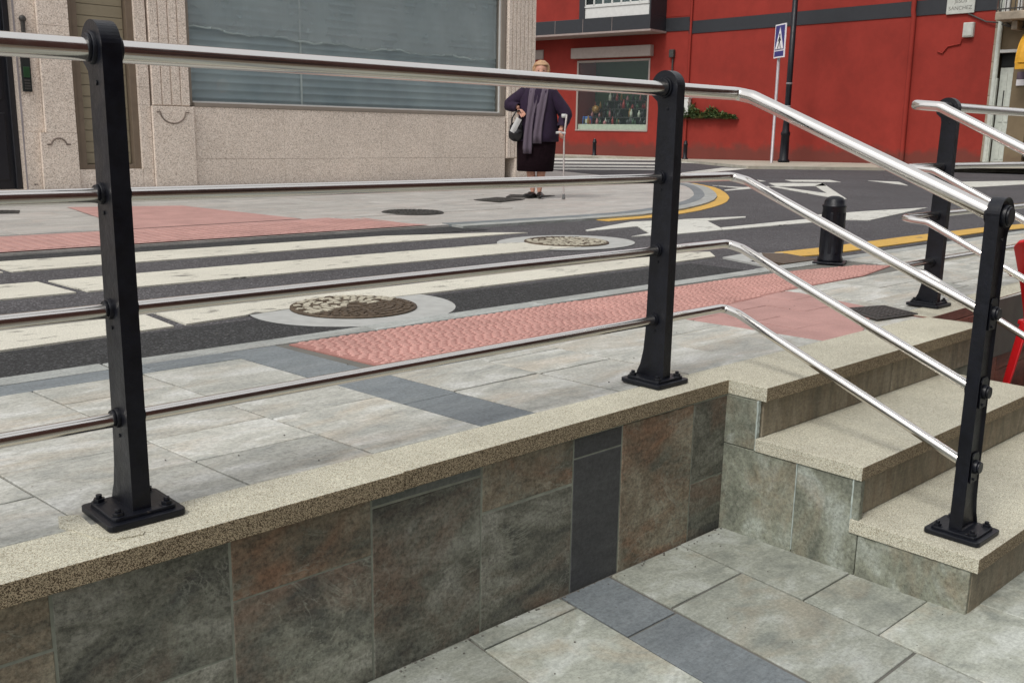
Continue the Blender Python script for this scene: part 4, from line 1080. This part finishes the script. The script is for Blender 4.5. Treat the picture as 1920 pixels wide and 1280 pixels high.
FB('sign_top', [((10.62, .0, 2.32), (10.82, .03, 2.50))], 'scarf', ws, F2); FB('sign_bottom', [((10.62, .0, 2.16), (10.82, .03, 2.31))], 'sign_white', ws, F2)

# far pavement along the red building (rises gently to the right)
bm = BM()
wallp = [F1 @ Vector((12, .0, .02)), F1 @ Vector((6, .0, .02)), A + N2 * .0, F2 @ Vector((7.8, 0, .09)), F2 @ Vector((9.9, 0, .16)), F2 @ Vector((16, 0, .25))]
kp = [g(900, 291, 0), g(1040, 295.3, 0), g(1234, 298.5, 0), g(1403, 316, 0), g(1692, 318.9, 0), g(2300, 331, 0)]
kp[3] = g(1403, 315.5, 0)
up = [bm.verts.new(p + Vector((0, 0, .004))) for p in wallp]; kk = [bm.verts.new((p.x, p.y, .055)) for p in kp]; kd = [bm.verts.new((p.x, p.y, -.05)) for p in kp]
for i in range(5):
    bm.faces.new((up[i], kk[i], kk[i + 1], up[i + 1])); bm.faces.new((kk[i], kd[i], kd[i + 1], kk[i + 1]))
bmesh.ops.recalc_face_normals(bm, faces=bm.faces)
stone_slab('pale_concrete', (.40, .38, .31), (.42, .36, .28), (.48, .46, .40), (.31, .29, .24), rust_amt=.4, scale=.8, jitter=0)
tag(build('opposite_pavement', bm, 'pale_concrete'), kind='structure')

# ------------------------------------------------------------------ wall planter with foliage
pl = empty('wall_plants', tuple(F2 @ Vector((1.1, .1, 1.35))), label='green leafy plants sprouting from a ledge on the red wall', cat='plants')
FB('ledge', [((-.1, .0, 1.30), (2.2, .10, 1.33))], 'red_render', pl, F2, bevel=.01)
def leaves(n, f, seed):
    bm = BM(); rn = random.Random(seed)
    for i in range(n):
        s, nn, z_ = f(rn); L = rn.uniform(.07, .16); w = L * .28
        T = F2 @ Matrix.Translation((s, nn, z_)) @ Matrix.Rotation(rn.uniform(0, 6.3), 4, 'Z') @ Matrix.Rotation(rn.uniform(-1.2, .3), 4, 'Y') @ Matrix.Rotation(rn.uniform(-.6, .6), 4, 'X')
        v = [bm.verts.new(T @ Vector(p)) for p in ((0, 0, 0), (L * .5, w, .01), (L, 0, -.01), (L * .5, -w, .01))]; bm.faces.new(v)
    return bm
def fh(rn):
    s = rn.uniform(-.05, 2.1); h = .42 * max(0, 1 - abs(s - .35) / .55) + .28 * max(0, 1 - abs(s - 1.15) / .4) + .12 * max(0, 1 - abs(s - 1.5) / .6) + .04
    return s, rn.uniform(.02, .22), 1.33 + rn.random() * h
build('foliage', leaves(900, fh, 1), 'leaf', pl); build('foliage', leaves(260, fh, 2), 'leaf_light', pl, label='paler leaves of the wall plants')
bx = empty('utility_box', tuple(F2 @ Vector((.12, 0, 1.45))), label='tall white box on the red wall left of the green plants', cat='box')
FB('box_body', [((.02, .045, 1.44), (.27, .2, 2.0))], 'white_paint', bx, F2, bevel=.01)
FB('box_hood', [((-.01, .045, 1.98), (.30, .22, 2.02))], 'white_paint', bx, F2, bevel=.006)

# ------------------------------------------------------------------ lamp post and crossing sign
lp = g(1469, 304, .065)
t = empty('lamp_post', (lp.x, lp.y, .06), label='tall slim black lamp post before the red wall', cat='lamp post')
bm = BM(); lathe(bm, [(.17, .0), (.17, .06), (.13, .10), (.12, .75), (.135, .78), (.135, .84), (.10, .9), (.085, 1.2), (.075, 6.2)], 16); build('column', bm, 'black_paint', t, local=True)
bm = BM(); lathe(bm, [(.088, 1.55), (.094, 1.56), (.094, 1.60), (.088, 1.61)], 16); lathe(bm, [(.086, 2.2), (.092, 2.21), (.092, 2.24), (.086, 2.25)], 16); build('clamp_ring', bm, 'galvanised', t, local=True)
bm = BM(); tube(bm, [(0, 0, 6.1), (0, 0, 6.3), (-.3, -.3, 6.6), (-.8, -.8, 6.7)], .04, 8); build('arm', bm, 'black_paint', t, local=True)
bm = BM(); lathe(bm, [(.05, .2), (.25, .1), (.3, 0), (.05, -.06)], 16, Matrix.Translation((-.9, -.9, 6.6))); build('lantern', bm, 'black_paint', t, local=True)
sp = g(1446, 309)
t = empty('crossing_sign', (sp.x, sp.y, 0), label='blue and white pedestrian crossing sign on a grey pole', cat='road sign')
bm = BM(); lathe(bm, [(.055, 0), (.055, .02), (.042, .03), (.042, 3.7)], 12); build('pole', bm, 'galvanised', t, local=True)
# board faces partly across the view
to_cam = Vector((-sp.x, -sp.y, 0)).normalized(); bn = Matrix.Rotation(R(-63), 3, 'Z') @ to_cam   # board normal
bx_ = Vector((0, 0, 1)).cross(bn).normalized()
bn_off = bx_ * .13
def SB(x_, y_, n_): return Vector((0, 0, 2.95)) + bx_ * x_ + Vector((0, 0, y_)) + bn * (n_ + .045)
SM = Matrix.Identity(4)
for i in range(3): SM[i][0] = bx_[i]; SM[i][1] = (0, 0, 1)[i]; SM[i][2] = bn[i]; SM[i][3] = (bn * .045 + bn_off)[i] + (0, 0, 2.95)[i]
def SP(name, polys, n0, n1, mat, par=t):
    bm = BM()
    for p in polys: prism(bm, p, n0, n1, SM)
    return build(name, bm, mat, par, local=True)
bd = SP('board', [[(-.30, -.02), (.30, -.02), (.30, .88), (-.30, .88)]], 0, .03, 'sign_white')
SP('blue_field', [[(-.265, .19), (.265, .19), (.265, .845), (-.265, .845)], [(-.265, .015), (.265, .015), (.265, .16), (-.265, .16)]], .03, .033, 'sign_blue', bd)
SP('white_triangle', [[(-.235, .21), (.235, .21), (0, .80)]], .033, .036, 'sign_white', bd)
fig = [[(.035, .60), (.0, .64), (-.035, .60), (-.03, .55), (.03, .55)], [(-.045, .54), (.04, .54), (.035, .40), (-.03, .40)], [(-.04, .52), (-.10, .42), (-.08, .40), (-.02, .48)], [(.035, .53), (.085, .44), (.065, .42), (.02, .48)],
       [(-.03, .41), (.01, .41), (-.06, .24), (-.11, .24)], [(.0, .41), (.035, .41), (.09, .24), (.045, .24)]] + [[(-.20 + i * .09, .215), (-.155 + i * .09, .215), (-.16 + i * .085, .235), (-.19 + i * .085, .235)] for i in range(5)]
SP('walking_figure', fig, .036, .038, 'sign_black', bd)

# ------------------------------------------------------------------ red plastic chair on the lower pavement
ch = empty('plastic_chair', (5.08, 1.42, ZL), 0, 'red plastic chair standing below the steps at the right edge', 'chair')
def CH(name, pts_list, th=.022):
    bm = BM()
    for pts in pts_list:
        n = len(pts[0])
        g1 = [[bm.verts.new(Vector(p)) for p in row] for row in pts]
        for a, b in zip(g1, g1[1:]):
            for i in range(n - 1): bm.faces.new((a[i], a[i + 1], b[i + 1], b[i]))
    bmesh.ops.recalc_face_normals(bm, faces=bm.faces)
    o = build(name, bm, 'red_plastic', ch, local=True, smooth=True)
    s_ = o.modifiers.new('solid', 'SOLIDIFY'); s_.thickness = th; s_.offset = 0
    b_ = o.modifiers.new('bevel', 'BEVEL'); b_.width = .004; b_.segments = 2
    return o
W2 = .25
yy = [-W2 + i * (2 * W2 / 8) for i in range(9)]
# back on the -x side, leaning outwards; seat runs to +x
rows = []
for j in range(9):
    t_ = j / 8; z_ = .44 + .42 * t_; x0 = -.22 - .22 * t_ ** 1.25
    wd = 1.0 - .10 * (1 - t_) - (.12 if j == 8 else 0)
    rows.append([(x0 - .045 * math.cos(y / W2 * 1.4) + .03, y * wd, z_ - (.03 * (abs(y) / W2) ** 3 if j == 8 else 0)) for y in yy])
CH('backrest', [rows])
CH('seat', [[[(-.22 + .46 * j / 6, y, .44 - .015 * math.cos(y / W2 * 1.3) + (.012 if j == 6 else 0)) for y in yy] for j in range(7)]])
for sx, sy in ((-1, -1), (-1, 1), (1, -1), (1, 1)):
    x0 = sx * .21; x1 = sx * .21 + sx * (.12 if sx < 0 else .06)
    CH('leg', [[[(x0 - .03, sy * .19, .44), (x0, sy * .235, .44), (x0 + .05, sy * .235, .44)], [(x0 + (x1 - x0) * .5 - .028, sy * .21, .22), (x0 + (x1 - x0) * .5, sy * .25, .22), (x0 + (x1 - x0) * .5 + .04, sy * .25, .22)], [(x1 - .025, sy * .235, 0), (x1, sy * .262, 0), (x1 + .03, sy * .262, 0)]]], .012)
for sy in (-1, 1):
    CH('armrest', [[[(-.33, sy * .235, .66), (-.30, sy * .285, .665)], [(-.1, sy * .255, .66), (-.1, sy * .305, .66)], [(.14, sy * .25, .645), (.14, sy * .30, .645)], [(.20, sy * .25, .60), (.20, sy * .29, .60)], [(.21, sy * .235, .44), (.21, sy * .26, .44)]]], .014)

# ------------------------------------------------------------------ woman with bag and crutch
wp = g(1004, 371.5, .0); wp.z = .006
vdir = Vector((-wp.x, -wp.y, 0)).normalized()          # towards the camera
wr = math.atan2(vdir.y, vdir.x) + math.pi / 2          # local +x = picture right, local -y = towards camera
wm = empty('person', tuple(wp), wr, 'elderly woman in dark purple coat and long scarf leaning on a crutch', 'person')
def skin_mesh(verts, edges, radii):
    me = bpy.data.meshes.new('tmp'); me.from_pydata(verts, edges, []); o = link(bpy.data.objects.new('tmp', me))
    sm = o.modifiers.new('s', 'SKIN'); sv_ = me.skin_vertices[0].data
    for i, r_ in enumerate(radii): sv_[i].radius = (r_, r_) if not isinstance(r_, tuple) else r_
    sv_[0].use_root = True
    ss = o.modifiers.new('ss', 'SUBSURF'); ss.levels = 2; ss.render_levels = 2
    bpy.context.view_layer.update(); dg = bpy.context.evaluated_depsgraph_get()
    bm = BM(); tmp = bpy.data.meshes.new_from_object(o.evaluated_get(dg)); bm.from_mesh(tmp); bpy.data.objects.remove(o); bpy.data.meshes.remove(tmp)
    for f in bm.faces: f.smooth = True
    return bm
V = []; E_ = []; RD = []
def nd(p, r_, par=None):
    V.append(p); RD.append(r_)
    if par is not None: E_.append((par, len(V) - 1))
    return len(V) - 1
pel = nd((0, 0, .84), .13); ab = nd((0, 0, 1.0), .13, pel); chst = nd((0, .01, 1.17), .13, ab); nk0 = nd((0, .005, 1.29), .075, chst); nk1 = nd((.015, -.01, 1.37), .048, nk0); hdb = nd((.03, -.02, 1.44), .055, nk1)
for s, hx, kx, ax, fx in ((-1, -.08, -.075, -.035, -.065), (1, .08, .075, .045, .05)):
    h = nd((hx, 0, .76), .095, pel); kn = nd((kx, -.005, .40), .062, h); cf = nd(((kx + ax) / 2 - .003, .01, .26), .055, kn); an = nd((ax, .005, .085), .028, cf); ft = nd((ax, -.0, .045), .024, an)
# picture-left arm: elbow out, hand on the hip ; picture-right arm: down to the crutch grip
def arm(sh, el, wr_, s):
    a = nd(sh, .052, chst); e = nd(el, .042, a); w_ = nd(wr_, .026, e); return w_
wl = arm((-.17, .01, 1.22), (-.335, .03, 1.10), (-.215, -.10, 1.05), -1)
wr2 = arm((.19, .01, 1.21), (.33, .0, 1.0), (.285, -.11, .80), 1)
bodybm = skin_mesh(V, E_, RD)
def ell(bm, c, rx, ry, rz, seg=20, ring=14, f=None):
    T = Matrix.Translation(c); vs_ = []
    for j in range(1, ring):
        ph = math.pi * j / ring - math.pi / 2; row = []
        for i in range(seg):
            a = 2 * math.pi * i / seg
            p = Vector((rx * math.cos(ph) * math.cos(a), ry * math.cos(ph) * math.sin(a), rz * math.sin(ph)))
            if f: p = f(p)
            row.append(bm.verts.new(T @ p))
        vs_.append(row)
    b_ = bm.verts.new(T @ (f(Vector((0, 0, -rz))) if f else Vector((0, 0, -rz)))); t__ = bm.verts.new(T @ (f(Vector((0, 0, rz))) if f else Vector((0, 0, rz))))
    for a, c_ in zip(vs_, vs_[1:]):
        for i in range(seg): bm.faces.new((a[i], a[(i + 1) % seg], c_[(i + 1) % seg], c_[i])).smooth = True
    for i in range(seg):
        bm.faces.new((b_, vs_[0][(i + 1) % seg], vs_[0][i])).smooth = True; bm.faces.new((t__, vs_[-1][i], vs_[-1][(i + 1) % seg])).smooth = True
HC = Vector((.035, -.03, 1.475))
def headf(p):
    q = p.copy(); z = p.z / .115
    if z < 0: q.x *= 1 - .22 * z * z; q.y *= 1 - .08 * z * z
    if p.y < 0:
        for ex in (-.030, .030):                       # eye sockets
            d = math.hypot(p.x - ex, p.z - .005); q.y += .010 * math.exp(-(d / .014) ** 2)
        q.y -= .020 * math.exp(-(p.x / .011) ** 2) * max(0, 1 - abs(p.z + .018) / .032)          # nose
        q.y -= .006 * math.exp(-(p.x / .022) ** 2 - ((p.z + .058) / .007) ** 2)                  # lips
        q.y -= .008 * math.exp(-(p.x / .02) ** 2 - ((p.z + .098) / .016) ** 2)                  # chin
    return q
ell(bodybm, HC, .072, .088, .115, 40, 32, headf)
for s in (-1, 1): ell(bodybm, HC + Vector((s * .074, .01, -.005)), .010, .018, .030, 10, 8)
# hands: palm plus five fingers each as short skinned chains
def hand(root, d, side, curl, palm=.078):
    d = Vector(d).normalized(); s = Vector(side).normalized(); n = d.cross(s).normalized()
    v = [tuple(root)]; e = []; r_ = [.022]
    def add(p, rr, q): v.append(tuple(p)); r_.append(rr); e.append((q, len(v) - 1)); return len(v) - 1
    kn = add(Vector(root) + d * palm * .6, .026, 0)
    for k_, (o_, L) in enumerate(((-.027, .058), (-.009, .068), (.009, .064), (.025, .050))):
        b0 = add(Vector(root) + d * palm + s * o_, .0105, kn); p = Vector(root) + d * palm + s * o_; dd = d.copy(); q = b0
        for j in range(3):
            dd = (dd + n * curl * .55).normalized(); p = p + dd * L / 3; q = add(p, .0095 - j * .001, q)
    p = Vector(root) + d * .025 - s * .024; q = add(p, .012, 0)
    for j in range(2): p = p + (d * .7 - s * (.7 - j * .5) + n * curl * .4).normalized() * .028; q = add(p, .0105, q)
    return skin_mesh(v, e, r_)
for hb in (hand((-.215, -.10, 1.05), (.45, -.35, -.75), (.8, .1, .5), .5), hand((.285, -.11, .80), (-.12, -.6, -.55), (.2, .5, -.75), 1.1)):
    tmp = bpy.data.meshes.new('h'); hb.to_mesh(tmp); hb.free(); bodybm.from_mesh(tmp); bpy.data.meshes.remove(tmp)
build('body', bodybm, 'skin', wm, local=True)
for s in (-1, 1):
    bm = BM(); ell(bm, HC + Vector((s * .030, -.073, .004)), .0095, .006, .0055, 10, 8); build('eye', bm, 'sign_black', wm, local=True)
bm = BM(); ell(bm, HC + Vector((0, -.089, -.058)), .020, .004, .0045, 10, 6); build('mouth', bm, 'pack_red', wm, local=True)
# hair: short waved cap
def hairf(p):
    w = 1 + .05 * noise.noise(p * 38) + .03 * noise.noise(p * 90)
    q = p * w
    if p.y < 0 and p.z < .045: q.y = max(q.y, -.045)      # face left open
    if p.z < -.04: q.x *= .93
    return q
bm = BM(); ell(bm, HC + Vector((0, .018, .022)), .105, .108, .108, 48, 36, hairf); build('hair', bm, 'hair', wm, local=True)
# clothes: lofted rings
def loft(bm, rings, seg=40, wob=0, cap=False):
    rs = []
    for k_, (cx, cy, cz, rx, ry) in enumerate(rings):
        row = []
        for i in range(seg):
            a = 2 * math.pi * i / seg; w = 1 + wob * math.sin(a * 7 + k_ * .3) * (k_ / len(rings)) + wob * .6 * noise.noise(Vector((math.cos(a) * 2, math.sin(a) * 2, cz * 5)))
            row.append(bm.verts.new((cx + rx * math.cos(a) * w, cy + ry * math.sin(a) * w, cz)))
        rs.append(row)
    for a, b in zip(rs, rs[1:]):
        for i in range(seg): bm.faces.new((a[i], b[i], b[(i + 1) % seg], a[(i + 1) % seg])).smooth = True
    return rs
bm = BM(); loft(bm, [(0, 0, .86, .215, .16), (0, 0, .78, .235, .17), (-.005, 0, .62, .235, .17), (-.01, 0, .45, .225, .165), (-.015, 0, .325, .222, .16), (-.015, 0, .315, .212, .152), (-.01, 0, .45, .19, .13)], 48, .035)
build('skirt', bm, 'skirt', wm, local=True)
bm = BM()
loft(bm, [(.02, .0, 1.325, .060, .062), (.015, 0, 1.315, .10, .08), (.015, 0, 1.285, .165, .10), (.01, 0, 1.24, .215, .125), (0, 0, 1.15, .225, .15), (0, 0, 1.02, .225, .165), (.01, 0, .88, .238, .178), (.01, 0, .74, .250, .185), (.01, 0, .67, .252, .185), (.01, 0, .665, .240, .175), (.01, 0, .8, .2, .14)], 48, .03)
def sleeve(pts, rs): tube(bm, fillet(pts, .06, 6), [rs[0] + (rs[-1] - rs[0]) * (i / 8.0) for i in range(9)], 20)
def sleeve2(a, b, c_, r0_, r1_, r2_):
    P_ = []; RR = []
    for i in range(9):
        t_ = i / 8; P_.append(Vector(a).lerp(Vector(b), t_)); RR.append(r0_ + (r1_ - r0_) * t_)
    for i in range(1, 9):
        t_ = i / 8; P_.append(Vector(b).lerp(Vector(c_), t_)); RR.append(r1_ + (r2_ - r1_) * t_ + .004 * math.sin(i * 2))
    # soften elbow
    for _ in range(3): P_ = [P_[0]] + [(P_[i - 1] + P_[i] * 2 + P_[i + 1]) / 4 for i in range(1, len(P_) - 1)] + [P_[-1]]
    tube(bm, P_, RR, 20)
sleeve2((-.13, .0, 1.235), (-.345, .03, 1.085), (-.225, -.085, 1.055), .085, .078, .050)
sleeve2((.15, .0, 1.225), (.345, .0, .99), (.29, -.09, .83), .088, .082, .056)
build('coat', bm, 'coat', wm, local=True)
bm = BM(); tube(bm, [(.02 + .07 * math.cos(a), .0 + .065 * math.sin(a) - .005, 1.325 - .02 * math.sin(-a)) for a in [2 * math.pi * i / 20 for i in range(20)]] , .026, 12)
def strip(path, w, th=.012):
    L_ = [Vector(p) for p in path]; rows_ = []
    for i, p in enumerate(L_):
        ww = w * (1 + .12 * math.sin(i * 1.3)); row = []
        for j in range(7):
            u = j / 6 - .5; row.append(bm.verts.new((p.x + u * ww, p.y - .012 * math.cos(u * 9 + i * .3), p.z)))
        rows_.append(row)
    for a, b in zip(rows_, rows_[1:]):
        for j in range(6): bm.faces.new((a[j], b[j], b[j + 1], a[j + 1])).smooth = True
strip([(-.035, -.085, 1.32), (-.05, -.13, 1.22), (-.065, -.165, 1.10), (-.085, -.18, .98), (-.10, -.195, .85), (-.11, -.20, .72), (-.112, -.20, .60), (-.112, -.195, .525)], .092)
strip([(.075, -.08, 1.32), (.062, -.13, 1.22), (.045, -.165, 1.10), (.03, -.18, .98), (.012, -.195, .85), (.0, -.20, .74), (-.002, -.20, .645)], .095)
o = build('scarf', bm, 'scarf', wm, local=True); s_ = o.modifiers.new('solid', 'SOLIDIFY'); s_.thickness = .014
for ax, ang in ((-.038, -38), (.047, 8)):
    bm = BM()
    def shf(p):
        q = p.copy(); q.z = p.z * (.55 if p.z < 0 else .9)
        if p.y < 0: q.z *= .68; q.x *= 1.10
        return q
    ell(bm, Vector((0, -.055, 0)), .042, .125, .050, 24, 14, shf)
    box(bm, (-.03, .015, -.028), (.03, .062, -.005))
    bmesh.ops.transform(bm, matrix=Matrix.Translation((ax, .0, .028)) @ Matrix.Rotation(R(ang), 4, 'Z'), verts=bm.verts)
    build('shoe', bm, 'shoe', wm, local=True)
WT = Matrix.Translation(wp) @ Matrix.Rotation(wr, 4, 'Z')
def held(name, label, cat, lx, ly, lz):
    p = WT @ Vector((lx, ly, lz)); return empty(name, tuple(p), wr, label, cat)
bg_ = held('handbag', 'black leather handbag with a white printed patch hanging from the hand of the woman', 'handbag', -.245, -.13, .66)
bm = BM()
def bagf(p):
    q = p.copy(); q.x = max(-.088, min(.088, q.x * 1.15)); 
    if p.z > 0: q.x *= .90; q.y *= .8
    return q + Vector((0, 0, 0)) * 0
ell(bm, Vector((0, 0, .115)), .092, .05, .115, 28, 20, bagf); build('bag_body', bm, 'bag_leather', bg_, local=True)
bm = BM(); tube(bm, [(-.055, -.02, .20), (-.05, -.03, .27), (-.01, -.025, .34), (.03, -.0, .365), (.055, .0, .33), (.065, -.01, .26), (.062, -.02, .19)], .0085, 8); build('strap', bm, 'bag_leather', bg_, local=True)
bm = BM(); rows_ = []
for j in range(6):
    rows_.append([bm.verts.new((-.075 + .016 * j + .058 * i / 4, -.050 - .006 * math.sin(i), .125 + .032 * j - .008 * i)) for i in range(5)])
for a, b in zip(rows_, rows_[1:]):
    for i in range(4): bm.faces.new((a[i], a[i + 1], b[i + 1], b[i]))
o = build('printed_patch', bm, 'bag_print', bg_, local=True); s_ = o.modifiers.new('solid', 'SOLIDIFY'); s_.thickness = .006
cr_ = held('crutch', 'pale elbow crutch with a rubber tip planted beside the woman', 'crutch', .335, -.17, 0)
bm = BM(); tube(bm, [(0, .0, .03), (-.008, .0, .36), (-.012, .01, .72), (.0, .02, .86), (.012, .05, .98)], [.010, .010, .011, .012, .012], 10); build('shaft', bm, 'crutch_metal', cr_, local=True)
bm = BM(); tube(bm, [(.0, .01, .765), (-.06, .0, .775), (-.11, -.01, .772)], [.015, .017, .014], 10); build('grip', bm, 'bag_print', cr_, local=True)
bm = BM(); lathe(bm, [(.022, 0), (.020, .012), (.014, .04), (.013, .06)], 12); build('rubber_tip', bm, 'rubber', cr_, local=True)
bm = BM(); n_ = 14; ra = []
for zc, rr in ((.945, .036), (.965, .040), (.99, .036)):
    ra.append([bm.verts.new((-.025 + rr * math.cos(R(-130 + 260 * i / n_)), .06 + (rr * 1.0) * math.sin(R(-130 + 260 * i / n_)), zc)) for i in range(n_ + 1)])
for a, b in zip(ra, ra[1:]):
    for i in range(n_): bm.faces.new((a[i], a[i + 1], b[i + 1], b[i])).smooth = True
o = build('cuff', bm, 'bag_print', cr_, local=True); s_ = o.modifiers.new('solid', 'SOLIDIFY'); s_.thickness = .006

# ------------------------------------------------------------------ building added behind the camera to darken rail reflections and viewer-facing faces
fb = empty('added_facing_building', (4, -5.6, 0), label='plain brown building added unseen behind the viewer for dark reflections and shade', cat='building')
bm = BM(); box(bm, (-1.5, -15, -.6), (30, -5.6, 10.5)); build('wall', bm, 'facade', fb)
bm = BM()
for i in range(8):
    for zz in (.4, 4.2): box(bm, (.2 + i * 3.8, -5.62, zz), (1.8 + i * 3.8, -5.57, zz + 2.2))
build('window', bm, 'dark_inside', fb)
